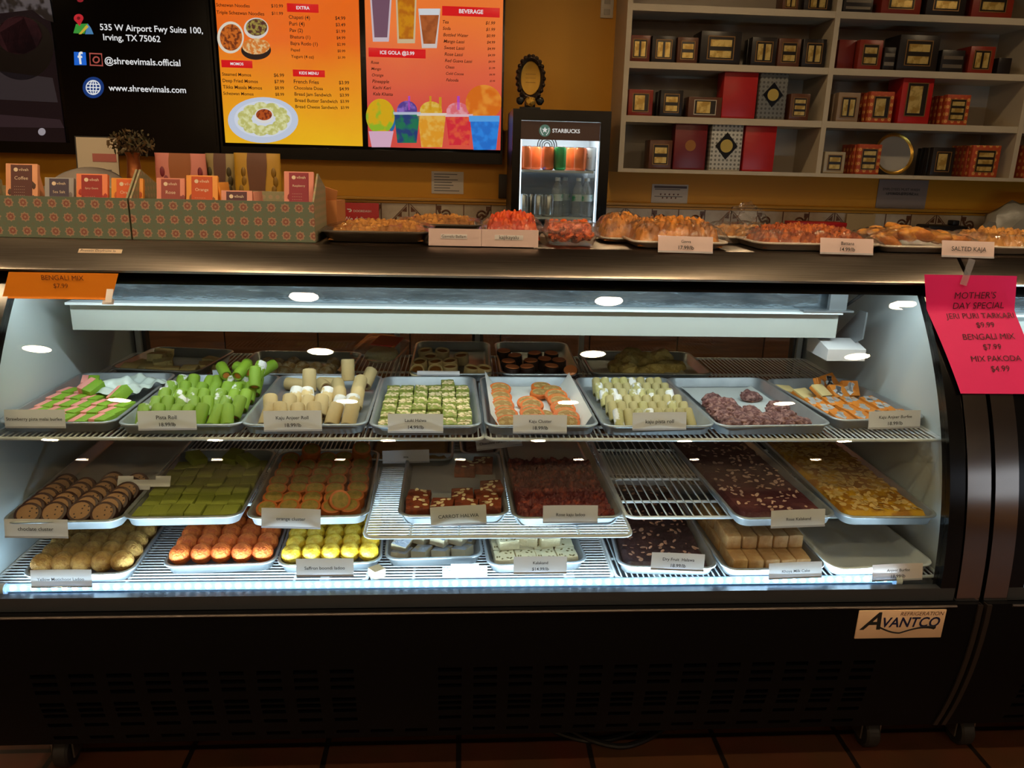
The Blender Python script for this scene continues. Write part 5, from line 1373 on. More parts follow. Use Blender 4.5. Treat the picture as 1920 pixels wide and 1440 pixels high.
for k, (px, Y, me, lb) in enumerate(((985, 4.30, orange_can, 'orange soda can, first from the left on the upper fridge shelf'), (1004, 4.38, orange_can, 'orange soda can set back, second from the left on the upper fridge shelf'), (1027, 4.30, orange_can, 'orange soda can left of the green can'), (1050, 4.30, green_can, 'green soda can in the middle of the upper fridge shelf'), (1069, 4.38, orange_can, 'orange soda can set back right of the green can'), (1088, 4.30, orange_can, 'orange soda can beside the white-and-black one'), (1108, 4.32, white_can, 'white and black soda can at the right of the upper fridge shelf'))):
    stand(me, 'soda_can', px, Y, zc1, lb, 'soda cans on the upper fridge shelf')
for k, (px, Y) in enumerate(((983, 4.29), (998, 4.37), (1012, 4.29), (1032, 4.29))):
    stand(silver_can, 'soda_can', px, Y, zc0, 'silver soda can on the lower fridge shelf, %s from the left' % ORD[k], 'soda cans on the lower fridge shelf')
BOT = glass_mat('water_bottle_plastic', (244, 247, 250), .1, .08, .5, 60, haze=.16)
b = MB(); b.lathe([(.026, 0), (.0315, .006), (.0315, .045), (.029, .05), (.0315, .056), (.0315, .125), (.026, .155), (.013, .182), (.012, .194)], seg=20); btl = b.mesh('bottle_body', BOT)
b = MB(); b.lathe([(.0145, .19), (.0145, .205), (.013, .207)], seg=16); cap = b.mesh('cap', mat('bottle_cap', (230, 234, 236), .4))
b = MB(); b.lathe([(.0322, .085), (.0322, .12)], seg=20); lab = b.mesh('wrap_label', mat('bottle_label', (206, 220, 226), .4, col2=(70, 170, 140), scale=20, thr=(.52, .6)))
for k, (px, Y) in enumerate(((1044, 4.30), (1058, 4.38), (1083, 4.30), (1099, 4.29), (1110, 4.38))):
    p = at_y(px, 380, Y)
    t = thing('water_bottle', 'clear water bottle on the lower fridge shelf, %s from the left' % ORD[k], 'water bottle', (p.x, Y, zc0), 0, 'water bottles in the fridge')
    inst(btl, 'bottle_body', (0, 0, 0), parent=t); inst(cap, 'cap', (0, 0, 0), parent=t); inst(lab, 'wrap_label', (0, 0, 0), parent=t)
# award on top of the fridge
p = at_y(993, 207, 4.3)
t = thing('award_plaque', 'oval gold award with a dark filigree rim standing on the drinks fridge', 'award', (p.x, 4.3, CT + .001 + FH + .0005))
M_ = Euler((PI / 2, 0, 0)).to_matrix()
za = at_y(993, 147, 4.3).z - t.location.z
FIL = mat('award_dark_bronze', (52, 36, 22), .35, .6, bump=1, bscale=60)
rm = MB()
rm.tube([(.062 * math.cos(q), 0, za + .098 * math.sin(q)) for q in [2 * PI * i / 40 for i in range(40)]], .013, 8, True)
for k in range(22):
    q = 2 * PI * k / 22; rm.ball((.069 * math.cos(q), -.003, za + .107 * math.sin(q)), .012, 2)
rm.build('filigree_rim', FIL, t)
MB().lathe([(.001, -.004), (.052, -.004), (.055, -.002), (.052, .006), (.048, .004), (.001, .004)], (0, 0, za), 36, 1.0, 1.55, M_).build('gold_plate', mat('award_gold', (196, 150, 60), .35, .7), t)
for k, s in enumerate(('AWARD', 'of appreciation', '2023')): text('-' * (6 + 4 * (k == 1)), (0, -.008, za + .022 - k * .02), mat('award_engraving', (110, 78, 30), .5), t, width=.05, size=.012)
st_ = MB(); st_.bx(-.055, .055, -.03, .03, 0, .014, .003); st_.bx(-.028, .028, -.014, .014, .014, za - .105, .003)
for s in (-1, 1): st_.ball((s * .052, -.01, .045), .022, 2, (1, .5, 1), .3, 3, 2)
st_.build('stand', mat('award_black', (16, 14, 13), .35), t)
MB().ball((0, -.022, .042), .026, 3, (1, .4, .9), .4, 4, 6).build('gold_rosette', mat('award_gold', (196, 150, 60)), t)

# papers on the wall, outlet, delivery sign and clutter
def wall_paper(px0, py0, px1, py1, label, m, n_lines, Y=YW - .003, name='wall_notice', ink=INKD, texts=None):
    a, b = at_y(px0, py0, Y), at_y(px1, py1, Y); wd, ht = b.x - a.x, a.z - b.z
    t = thing(name, label, 'notice', ((a.x + b.x) / 2, Y, b.z))
    MB().bx(-wd / 2, wd / 2, -.0015, .0025, 0, ht).build('sheet', m, t)
    for k in range(n_lines):
        z = ht * (.86 - .74 * k / max(1, n_lines - 1)); l = rng.uniform(.45, .85)
        MB().bx(-wd * .42, -wd * .42 + wd * l, -.0022, -.0015, z, z + .0045).build('typed_line', ink, t)
    return t, wd, ht
PAP = mat('wall_paper_white', (206, 196, 184), .5)
wall_paper(809, 321, 869, 364, 'small typed paper on the yellow wall below the menu screen', PAP, 7)
t, wd, ht = wall_paper(1223, 345, 1285, 418, 'typed sheet in a clear sleeve on the wall behind the golden shells', PAP, 5)
MB().bx(-wd * .44, wd * .46, -.0024, -.0015, ht * .9, ht * .96).build('dark_header', mat('paper_header', (90, 72, 70), .5), t)
for r_ in range(2):
    for k in range(5 - r_): MB().ball((-wd * .25 + k * wd * .12 + r_ * wd * .06, -.0016, ht * (.74 - r_ * .09)), .006, 1, (1, .2, 1)).build('icon', mat('paper_icon', (110, 70, 60), .5), t)
t, wd, ht = wall_paper(1649, 336, 1733, 392, 'laminated hand-washing notice below the right shelves', mat('laminated_grey', (150, 138, 134), .4), 0, YW - .006)
for k, s in enumerate(('EMPLOYEES MUST WASH', 'HANDS BEFORE', 'RETURNING TO WORK')): text(s, (-.01, -.0025, ht * (.66 - k * .14)), INK, t, width=wd * (.74, .5, .66)[k], size=.02)
heap_mb(wd * 1.05, ht, .006, .006, 18, 7, 24, 18, 3).build('laminate', glass_mat('laminate_film', (250, 250, 250), .12, .06, .7, 16), t)
t.children[-1].rotation_euler = (PI / 2, 0, 0); t.children[-1].location = (0, -.003, ht / 2)
p = at_y(1138, 13, YW)
t = thing('wall_outlet', 'white double outlet on the yellow wall beside the bookcase', 'outlet', (p.x, YW - .006, p.z))
MB().box((0, 0, 0), (.072, .010, .118), bev=.003).build('cover_plate', mat('outlet_plate', (214, 206, 190), .4), t)
for s in (-1, 1): MB().box((0, -.005, s * .028), (.034, .004, .03), bev=.002).build('socket', mat('outlet_socket', (180, 172, 158), .4), t)
Yd = 4.62
a, b = at_y(636, 380, Yd), at_y(711, 440, Yd)
t = thing('delivery_sign', 'red delivery sign standing on the back counter behind the wrapped tray', 'sign', ((a.x + b.x) / 2, Yd, CT + .001)); t.rotation_euler = (R(-3), 0, 0)
wd, ht = b.x - a.x, a.z - CT
MB().bx(-wd / 2, wd / 2, 0, .006, 0, ht, .001).build('sign_board', mat('delivery_red', (196, 20, 26), .45), t)
DW = mat('sign_white', (240, 230, 226), .5)
def zrel(py): return at_y(670, py, Yd).z - CT - .001
text('DOORDASH', (at_y(679, 396, Yd).x - t.location.x, -.001, zrel(396)), DW, t, width=at_y(695, 396, Yd).x - at_y(662, 396, Yd).x, size=.02)
xx = at_y(655, 395, Yd).x - t.location.x
MB().prism([(xx - .016, zrel(395) + .010), (xx + .006, zrel(395) + .010), (xx + .014, zrel(395)), (xx + .006, zrel(395) - .009), (xx - .006, zrel(395) - .009), (xx - .002, zrel(395) - .003), (xx + .004, zrel(395) - .002), (xx + .004, zrel(395) + .003), (xx - .010, zrel(395) + .003)], -.0015, -.0002, 'Y').build('dash_logo', DW, t)
text('We deliver', (at_y(670, 411, Yd).x - t.location.x, -.001, zrel(411)), DW, t, width=at_y(695, 411, Yd).x - at_y(643, 411, Yd).x, size=.03, bold=.01)
text('with', (at_y(652, 423, Yd).x - t.location.x, -.001, zrel(423)), DW, t, width=at_y(661, 423, Yd).x - at_y(643, 423, Yd).x, size=.03, bold=.01)
p0, p1 = at_y(1482, 416, 4.5), at_y(1582, 416, 4.5)
t = thing('red_box', 'long red box on the back counter behind the russet snacks', 'box', ((p0.x + p1.x) / 2, 4.52, CT + .001))
MB().bx(-(p1.x - p0.x) / 2, (p1.x - p0.x) / 2, -.06, .06, 0, p0.z - CT, .004).build('box_body', mat('box_red', (176, 20, 28), .45), t)
MB().bx(-(p1.x - p0.x) / 2 - .002, (p1.x - p0.x) / 2 + .002, -.062, .062, p0.z - CT - .02, p0.z - CT + .002, .003).build('box_lid', mat('box_red', (176, 20, 28)), t)
p0, p1 = at_y(1730, 420, 4.5), at_y(1802, 420, 4.5)
t = thing('black_scale', 'low black machine on the back counter behind the salted kaja', 'kitchen machine', ((p0.x + p1.x) / 2, 4.5, CT + .001))
MB().bx(-.12, .12, -.07, .07, 0, p0.z - CT - .004, .01).build('machine_body', BLACK, t); MB().bx(.05, .09, -.03, .03, p0.z - CT - .004, p0.z - CT + .025, .006).build('machine_head', BLACK, t)
p = at_y(1895, 410, 4.5)
t = thing('grey_sack', 'grey plastic sack on the back counter at the far right', 'sack', (p.x + .05, 4.5, CT + .001))
MB().ball((0, 0, .185), .17, 3, (1.2, .8, .9), .25, 2, 8).build('sack_film', mat('grey_plastic', (150, 146, 136), .3, bump=1, bscale=14), t)
p0 = at_y(1612, 412, YW - .03)
t = thing('beige_board', 'plain beige board leaning on the tiles between two tiled stretches', 'board', (p0.x, YW - .035, CT + .001))
MB().bx(-.09, .09, -.008, .008, 0, 1.172 - CT).build('board_face', mat('beige_board', (196, 168, 116), .5), t)
p = at_y(949, 350, YW - .01)
t = thing('wall_switch', 'dark square plate on the wall left of the drinks fridge', 'wall plate', (p.x, YW - .008, p.z))
MB().box((0, 0, 0), (.09, .012, .14), bev=.004).build('plate', mat('plate_dark', (56, 42, 30), .5), t)

# ------------------------------------------------------------------ the two screens
YT = 4.66
def XZ(px, py, Y=YT): p = at_y(px, py, Y); return p.x, p.z
def grad_screen(name, c0, c1, z0, z1, es=.85):
    m = bpy.data.materials.new(name); m.use_nodes = True; nt = m.node_tree; L = nt.links.new; p = nt.nodes['Principled BSDF']
    tc = nt.nodes.new('ShaderNodeTexCoord'); sp = nt.nodes.new('ShaderNodeSeparateXYZ'); L(tc.outputs['Object'], sp.inputs[0])
    mr = nt.nodes.new('ShaderNodeMapRange'); mr.inputs['From Min'].default_value = z0; mr.inputs['From Max'].default_value = z1; L(sp.outputs['Z'], mr.inputs['Value'])
    n = nt.nodes.new('ShaderNodeTexNoise'); n.inputs['Scale'].default_value = 3; L(tc.outputs['Object'], n.inputs['Vector'])
    ad = nt.nodes.new('ShaderNodeMath'); ad.operation = 'MULTIPLY_ADD'; ad.inputs[1].default_value = .35; L(n.outputs['Fac'], ad.inputs[0]); L(mr.outputs[0], ad.inputs[2])
    cr = nt.nodes.new('ShaderNodeValToRGB'); cr.color_ramp.elements[0].position = .15; cr.color_ramp.elements[1].position = 1.1
    cr.color_ramp.elements[0].color = lin(c1); cr.color_ramp.elements[1].color = lin(c0); L(ad.outputs[0], cr.inputs['Fac'])
    L(cr.outputs['Color'], p.inputs['Emission Color']); p.inputs['Emission Strength'].default_value = es
    p.inputs['Base Color'].default_value = (.01, .01, .01, 1); p.inputs['Roughness'].default_value = .25
    return m
def screen_unit(label, x0, x1, z0, z1):
    t = thing('menu_screen', label, 'television', ((x0 + x1) / 2, YT, z0), 0, 'wall screens'); w = (x1 - x0) / 2; h = z1 - z0
    b = MB(); b.bx(-w, w, .012, .07, 0, h, .004); b.bx(-w, -w + .012, 0, .013, 0, h); b.bx(w - .012, w, 0, .013, 0, h); b.bx(-w + .012, w - .012, 0, .013, h - .014, h); b.bx(-w + .012, w - .012, 0, .013, 0, .062)
    b.build('bezel', BLACKG, t)
    MB().bx(-.2, .2, .07, .088, h * .3, h * .7).build('wall_mount', BLACK, t)
    return t
def art(t): return lambda px, py: (XZ(px, py)[0] - t.location.x, XZ(px, py)[1] - t.location.z)
TXD = glow('menu_text_dark', (60, 22, 8), .5)
TXW = glow('screen_white', (240, 240, 240), .8)
REDB = glow('menu_red', (222, 22, 28), .8)
xl, zbm = XZ(404, 139)[0], XZ(680, 302)[1]
xr = XZ(945, 139)[0]
tv = screen_unit('right wall screen showing the orange and coral food menus', xl, xr, zbm, 2.46)
A = art(tv)
pA = (A(413, 139)[0], A(676, 139)[0]); pB = (A(687, 139)[0], A(941, 139)[0]); zpb = A(560, 271)[1]; zpB = A(800, 278)[1]
hT = 2.46 - zbm - .014
left_panel = MB().bx(pA[0], pA[1], .003, .012, zpb, hT).build('menu_panel', grad_screen('menu_orange', (236, 104, 20), (240, 186, 26), 0.05, .75), tv)
right_panel = MB().bx(pB[0], pB[1], .003, .012, zpB, hT).build('menu_panel', grad_screen('menu_coral', (240, 120, 50), (214, 74, 66), 0.3, .85), tv)
def pill(par, px0, py0, px1, py1, s):
    a = A(px0, (py0 + py1) / 2); b = A(px1, (py0 + py1) / 2); h = A(px0, py0)[1] - A(px0, py1)[1]; z = (a[1] + b[1]) / 2
    MB().box(((a[0] + b[0]) / 2, .0018, z), (b[0] - a[0], .0016, h), bev=.0006).build('heading_bar', REDB, par)
    text(s, ((a[0] + b[0]) / 2, .0006, z), TXW, par, width=(b[0] - a[0]) * (.42 if len(s) < 9 else .6), size=h * .8, bold=.02)
def column(par, lines, x, y0, dy, wref, prices=None, xp=0, italic=0.0, pw=22):
    mxl = max(len(s) for s in lines)
    for k, s in enumerate(lines):
        yy = y0 + k * dy; p = A(x + k * .8, yy); px1 = A(x + wref, yy)
        text(s, (p[0], .0016, p[1]), TXD, par, width=(px1[0] - p[0]) * len(s) / mxl, size=.03, align='LEFT', shear=italic, bold=.012)
        if prices:
            q = A(xp + k * .9, yy + 2); q2 = A(xp + pw, yy); text(prices[k], (q[0], .0016, q[1]), TXD, par, width=(q2[0] - q[0]) , size=.03, align='LEFT', shear=italic, bold=.012)
column(left_panel, ['Schezwan Noodles', 'Triple Schezwan Noodles'], 405, 9, 14, 90, ['$10.99', '$11.99'], 508)
pill(left_panel, 538, 7, 597, 23, 'EXTRA')
column(left_panel, ['Chapati (4)', 'Puri (4)', 'Pav (2)', 'Bhatura (1)', 'Bajra Rotlo (1)', 'Papad', 'Yogurt (4 oz)'], 541, 32, 12.3, 54, ['$4.99', '$3.49', '$1.99', '$4.99', '$2.99', '$0.99', '$1.99'], 628, pw=19)
pill(left_panel, 415, 113, 473, 127, 'MOMOS')
column(left_panel, ['Steamed Momos', 'Deep Fried Momos', 'Tikka Masala Momos', 'Schezwan Momos'], 416, 139, 12, 75, ['$6.99', '$7.99', '$8.99', '$8.99'], 513, pw=19)
pill(left_panel, 549, 131, 609, 144, 'KIDS MENU')
column(left_panel, ['French Fries', 'Chocolate Dosa', 'Bread Jam Sandwich', 'Bread Butter Sandwich', 'Bread Cheese Sandwich'], 550, 153, 11.7, 82, ['$3.99', '$4.99', '$3.99', '$3.99', '$3.99'], 635, pw=19)
pill(right_panel, 829, 13, 937, 31, 'BEVERAGE')
column(right_panel, ['Tea', 'Soda', 'Bottled Water', 'Mango Lassi', 'Sweet Lassi', 'Rose Lassi', 'Red Guava Lassi', 'Chaas', 'Cold Cocoa', 'Falooda'], 829, 41, 12.1, 56, ['$1.99', '$1.99', '$0.99', '$4.99', '$4.99', '$4.99', '$4.99', '$1.99', '$4.99', '$5.99'], 910, .2, 18)
pill(right_panel, 691, 91, 798, 108, 'ICE GOLA @3.99')
column(right_panel, ['Rose', 'Mango', 'Orange', 'Pineapple', 'Kachi Keri', 'Kala Khatta'], 695, 117, 11.8, 41, italic=.2)
PIC = {}
def flat(par, name, col, px, py, rx, ry, lvl=0, es=.75, col2=None, scale=30, thr=(.45, .6), poly=None):
    """one flat picture element shown on the screen"""
    key = 'pic_%d_%d_%d%s' % (col + ('_%d' % col2[0] if col2 else '',))
    m = mat(key, (4, 4, 4), .4, emit=col, es=es)
    if col2 and key not in PIC:
        PIC[key] = 1
        nt = m.node_tree; L = nt.links.new; p = nt.nodes['Principled BSDF']
        tc = nt.nodes.new('ShaderNodeTexCoord'); n = nt.nodes.new('ShaderNodeTexNoise'); n.inputs['Scale'].default_value = scale; L(tc.outputs['Object'], n.inputs['Vector'])
        cr = nt.nodes.new('ShaderNodeValToRGB'); cr.color_ramp.elements[0].position, cr.color_ramp.elements[1].position = thr
        cr.color_ramp.elements[0].color = lin(col); cr.color_ramp.elements[1].color = lin(col2); L(n.outputs['Fac'], cr.inputs['Fac']); L(cr.outputs['Color'], p.inputs['Emission Color'])
    y1 = .0026 - .0004 * lvl; b = MB()
    if poly: pts = [A(*q) for q in poly]
    else: pts = [A(px + rx * math.cos(q), py + ry * math.sin(q)) for q in [2 * PI * i / 36 for i in range(36)]]
    b.prism(pts, y1, y1 + .0005, 'Y')
    return b.build(name, m, par)
F = flat
# noodle bowls and the dumpling plate
F(left_panel, 'bowl_picture', (236, 226, 206), 432, 70, 25, 30, 0); F(left_panel, 'bowl_picture', (214, 110, 36), 433, 70, 21, 25, 1, .75, (120, 50, 20), 60)
F(left_panel, 'bowl_picture', (230, 222, 214), 480, 53, 23, 20, 0); F(left_panel, 'bowl_picture', (90, 46, 40), 481, 51, 20, 16, 1, .75, (170, 150, 70), 60)
F(left_panel, 'bowl_picture', (40, 26, 24), 480, 94, 28, 18, 2); F(left_panel, 'bowl_picture', (226, 130, 50), 480, 87, 26, 15, 3, .75, (240, 200, 140), 60)
F(left_panel, 'plate_picture', (206, 216, 236), 493, 225, 66, 43, 0); F(left_panel, 'plate_picture', (224, 230, 244), 493, 223, 54, 34, 1)
for k in range(11):
    q = 2 * PI * k / 11
    F(left_panel, 'dumpling_picture', (196, 194, 112), 494 + 36 * math.cos(q), 223 + 22 * math.sin(q), 14, 10, 2, .8, (226, 226, 170), 40)
F(left_panel, 'sauce_picture', (236, 232, 226), 495, 217, 18, 14, 3); F(left_panel, 'sauce_picture', (190, 84, 30), 495, 215, 15, 10.5, 4, .75, (120, 40, 20), 60)
# drinks
def cup(col, x0, x1, y0, y1, tap=5, lvl=0, col2=None):
    F(right_panel, 'drink_picture', col, 0, 0, 0, 0, lvl, .75, col2, 22, (.45, .6), [(x0, y0), (x1, y0), (x1 - tap, y1), (x0 + tap, y1)])
cup((214, 196, 204), 692, 736, -30, 78, 7, 0); cup((120, 84, 104), 695, 733, -30, 70, 7, 1)
cup((216, 190, 150), 741, 782, -30, 81, 4, 0); cup((214, 140, 20), 744, 779, -30, 73, 4, 1, (190, 104, 16))
cup((220, 206, 200), 784, 826, 16, 90, 7, 0); cup((182, 96, 46), 787, 823, 28, 82, 7, 1, (160, 80, 36)); cup((222, 226, 230), 786, 824, 16, 28, 1, 2)
for x0, x1, y0, c in ((765, 769, 180, (190, 80, 190)), (805, 809, 180, (214, 150, 30)), (823, 828, 182, (214, 150, 30)), (857, 862, 180, (190, 70, 190))):
    F(right_panel, 'straw_picture', c, 0, 0, 0, 0, 0, .75, None, 30, (.4, .6), [(x0, y0), (x1, y0), (x1, y0 + 26), (x0, y0 + 26)])
F(right_panel, 'gola_picture', (226, 176, 20), 713, 218, 27, 33, 1, .75, (150, 190, 40), 14, (.5, .6)); F(right_panel, 'gola_picture', (30, 110, 170), 734, 224, 8, 22, 0)
cup((226, 180, 206), 691, 738, 246, 276, 6, 2)
F(right_panel, 'gola_picture', (90, 64, 150), 763, 207, 19, 18, 0, .75, (150, 110, 200), 30); cup((20, 120, 84), 739, 787, 213, 268, 6, 1, (30, 60, 120)); cup((190, 200, 220), 737, 789, 210, 215, 1, 2)
F(right_panel, 'gola_picture', (226, 170, 40), 808, 208, 21, 18, 0, .75, (236, 196, 90), 30); cup((236, 160, 40), 783, 836, 215, 276, 7, 1, (240, 186, 80)); cup((236, 220, 200), 781, 838, 212, 217, 1, 2)
F(right_panel, 'gola_picture', (232, 110, 120), 858, 208, 21, 16, 0, .75, (240, 160, 170), 30); cup((222, 40, 60), 836, 885, 218, 272, 6, 1, (236, 90, 60)); cup((236, 190, 200), 834, 887, 214, 219, 1, 2)
F(right_panel, 'gola_picture', (226, 112, 22), 907, 192, 34, 33, 1, .75, (240, 150, 50), 12); cup((30, 116, 214), 881, 937, 222, 281, 7, 2, (40, 140, 236)); cup((90, 170, 240), 879, 937, 217, 228, 1, 3)

xr1 = XZ(401, 139)[0]; xl1 = xr1 - (xr - xl)
tv1 = screen_unit('left wall screen, mostly black, showing the shop address in white', xl1, xr1, XZ(200, 291)[1], 2.46)
A = art(tv1)
BLK = mat('screen_black', (5, 4, 6), .2)
x_sep = A(128, 280)[0]
cp = MB().bx(x_sep + .012, (xr1 - xl1) / 2 - .014, .003, .012, .062, 2.46 - tv1.location.z - .014).build('contact_panel', BLK, tv1)
dp = MB().bx(-(xr1 - xl1) / 2 + .014, x_sep - .012, .003, .012, .062, 2.46 - tv1.location.z - .014).build('picture_panel', mat('screen_dark_brown', (14, 9, 10), .22, emit=(34, 22, 24), es=.5), tv1)
def wtext(s, x0, x1, y):
    a, b = A(x0, y), A(x1, y + (x1 - x0) * .03); text(s, ((a[0] + b[0]) / 2, .0012, a[1]), TXW, cp, width=b[0] - a[0], size=.03, bold=.012)
wtext('535 W Airport Fwy Suite 100,', 187, 380, 51); wtext('Irving, TX 75062', 193, 300, 70); wtext('@shreevimals.official', 196, 338, 114); wtext('www.shreevimals.com', 204, 349, 165)
def icon(col, px, py, rx, ry, lvl=0, poly=None, name='icon'): F(cp, name, col, px, py, rx, ry, lvl, .7, None, 30, (.4, .6), poly)
icon((60, 160, 60), 0, 0, 0, 0, 0, [(142, 45), (164, 44), (158, 63), (137, 62)]); icon((80, 140, 190), 0, 0, 0, 0, 0, [(164, 44), (170, 52), (175, 64), (159, 64)]); icon((220, 190, 60), 0, 0, 0, 0, 1, [(162, 46), (166, 50), (152, 64), (147, 64)])
icon((206, 40, 50), 147, 34, 9, 8, 1); icon((206, 40, 50), 0, 0, 0, 0, 1, [(139, 37), (155, 37), (149, 49)]); icon((120, 16, 24), 147, 34, 3.2, 3, 2)
icon((30, 110, 226), 0, 0, 0, 0, 0, [(138, 97), (160, 98), (162, 122), (139, 122)])
a = A(150, 110); text('f', (a[0], .0012, a[1]), TXW, cp, height=.064, size=.05, bold=.02)
rg = MB(); c0 = [A(168, 100), A(190, 101), A(192, 123), A(169, 122)]
rg.tube([(p[0], .002, p[1]) for p in c0], .005, 6, True)
rg.tube([(A(180 + 5.5 * math.cos(q), 112 + 5.5 * math.sin(q))[0], .002, A(180 + 5.5 * math.cos(q), 112 + 5.5 * math.sin(q))[1]) for q in [2 * PI * i / 20 for i in range(20)]], .004, 6, True)
o = rg.build('camera_icon', glow('camera_icon_glow', (206, 96, 84), .55), cp); o.scale = (1, .2, 1); o.location = (0, .0016, 0)
icon((22, 60, 130), 174.5, 164, 20, 20, 0)
gl_ = MB()
def gpt(q, kx, ky, oy=0): p = A(174.5 + 13 * kx * math.cos(q), 164 + 13 * ky * math.sin(q) + oy); return (p[0], .0018, p[1])
for kx in (1, .45): gl_.tube([gpt(q, kx, 1) for q in [2 * PI * i / 28 for i in range(28)]], .0028, 5, True)
for oy, hw in ((-6, 11.4), (0, 13), (6, 11.4)): gl_.tube([(A(174.5 - hw, 164 + oy)[0], .0018, A(174.5, 164 + oy)[1]), (A(174.5 + hw, 164 + oy)[0], .0018, A(174.5, 164 + oy)[1])], .0026, 5)
gl_.tube([(A(174.5, 151)[0], .0018, A(174.5, 151)[1]), (A(174.5, 177)[0], .0018, A(174.5, 177)[1])], .0026, 5)
o = gl_.build('globe_icon', TXW, cp); o.scale = (1, .3, 1); o.location = (0, .0008, 0)
F(cp, 'icon', (150, 30, 40), 150, 0, 6, 4, 0)
F(dp, 'dim_picture', (66, 34, 34), 36, 66, 42, 36, 0, .5, (44, 26, 26), 8); F(dp, 'dim_picture', (20, 10, 10), 40, 90, 60, 60, 0, .4)
F(dp, 'dim_picture', (120, 110, 112), 0, 0, 0, 0, 0, .35, (40, 30, 30), 16, (.45, .55), [(-10, -4), (92, -4), (100, 42), (80, 34), (60, 18), (-10, 26)])
F(dp, 'dim_picture', (62, 52, 54), 0, 0, 0, 0, 0, .5, None, 30, (.4, .6), [(-10, 132), (98, 146), (108, 192), (-10, 186)]); F(dp, 'dim_picture', (60, 42, 46), 0, 0, 0, 0, 0, .5, None, 30, (.4, .6), [(-10, 214), (112, 224), (120, 240), (-10, 238)])
F(dp, 'dim_picture', (180, 170, 176), 78, 247, 7, 7, 1, .6)

# ------------------------------------------------------------------ bookcase on the wall and its gift boxes
YS = 4.42
SHW = mat('shelf_white_paint', (190, 176, 152), .5)
SHB = mat('shelf_back_panel', (176, 166, 152), .55)
def SX(px, py): return at_y(px, py, YS).x
def SZ(px, py): return at_y(px, py, YS).z
bxs = [SX(1173, 160), SX(1555, 160), SX(1912, 250)]
bxs.append(bxs[2] + 1.13)
zs_b = [SZ(1350, 320), SZ(1350, 221), SZ(1350, 120), SZ(1350, 12)]
zs_b += [zs_b[3] + (zs_b[3] - zs_b[2]) * 1.02]
zshift = lambda x: 0.0
ztop_case = zs_b[4]
t = thing('wall_bookcase', 'built-in white wall bookcase holding gift boxes, right of the fridge', 'bookcase', ((bxs[0] + bxs[3]) / 2, YS, zs_b[0]))
P = lambda mb, n, m: mb.build(n, m, t, world=True)
th = .028
for i, x in enumerate(bxs):
    P(MB().bx(x - th / 2, x + th / 2, YS, YW - .002, zs_b[0] - .02, ztop_case + .05), 'side_panel' if i in (0, 3) else 'divider', SHW)
for i in range(3):
    for j, z in enumerate(zs_b):
        k = .02 if j == 0 else .034
        P(MB().bx(bxs[i] + th / 2, bxs[i + 1] - th / 2, YS + (.004 if j else 0), YW - .012, z - k, z), 'shelf', SHW)
P(MB().bx(bxs[0], bxs[3], YW - .012, YW - .004, zs_b[0] - .02, ztop_case), 'back_panel', SHB)
GOLDW = mat('gift_window_gold', (190, 150, 70), .3, .5, col2=(230, 200, 120), scale=20)
DARKW = mat('gift_window_dark', (40, 32, 24), .25)
def diamond_mat(): return flower_mat('orange_diamond_print', (176, 66, 30), (226, 168, 90), (196, 96, 40), 26)
DIA = diamond_mat()
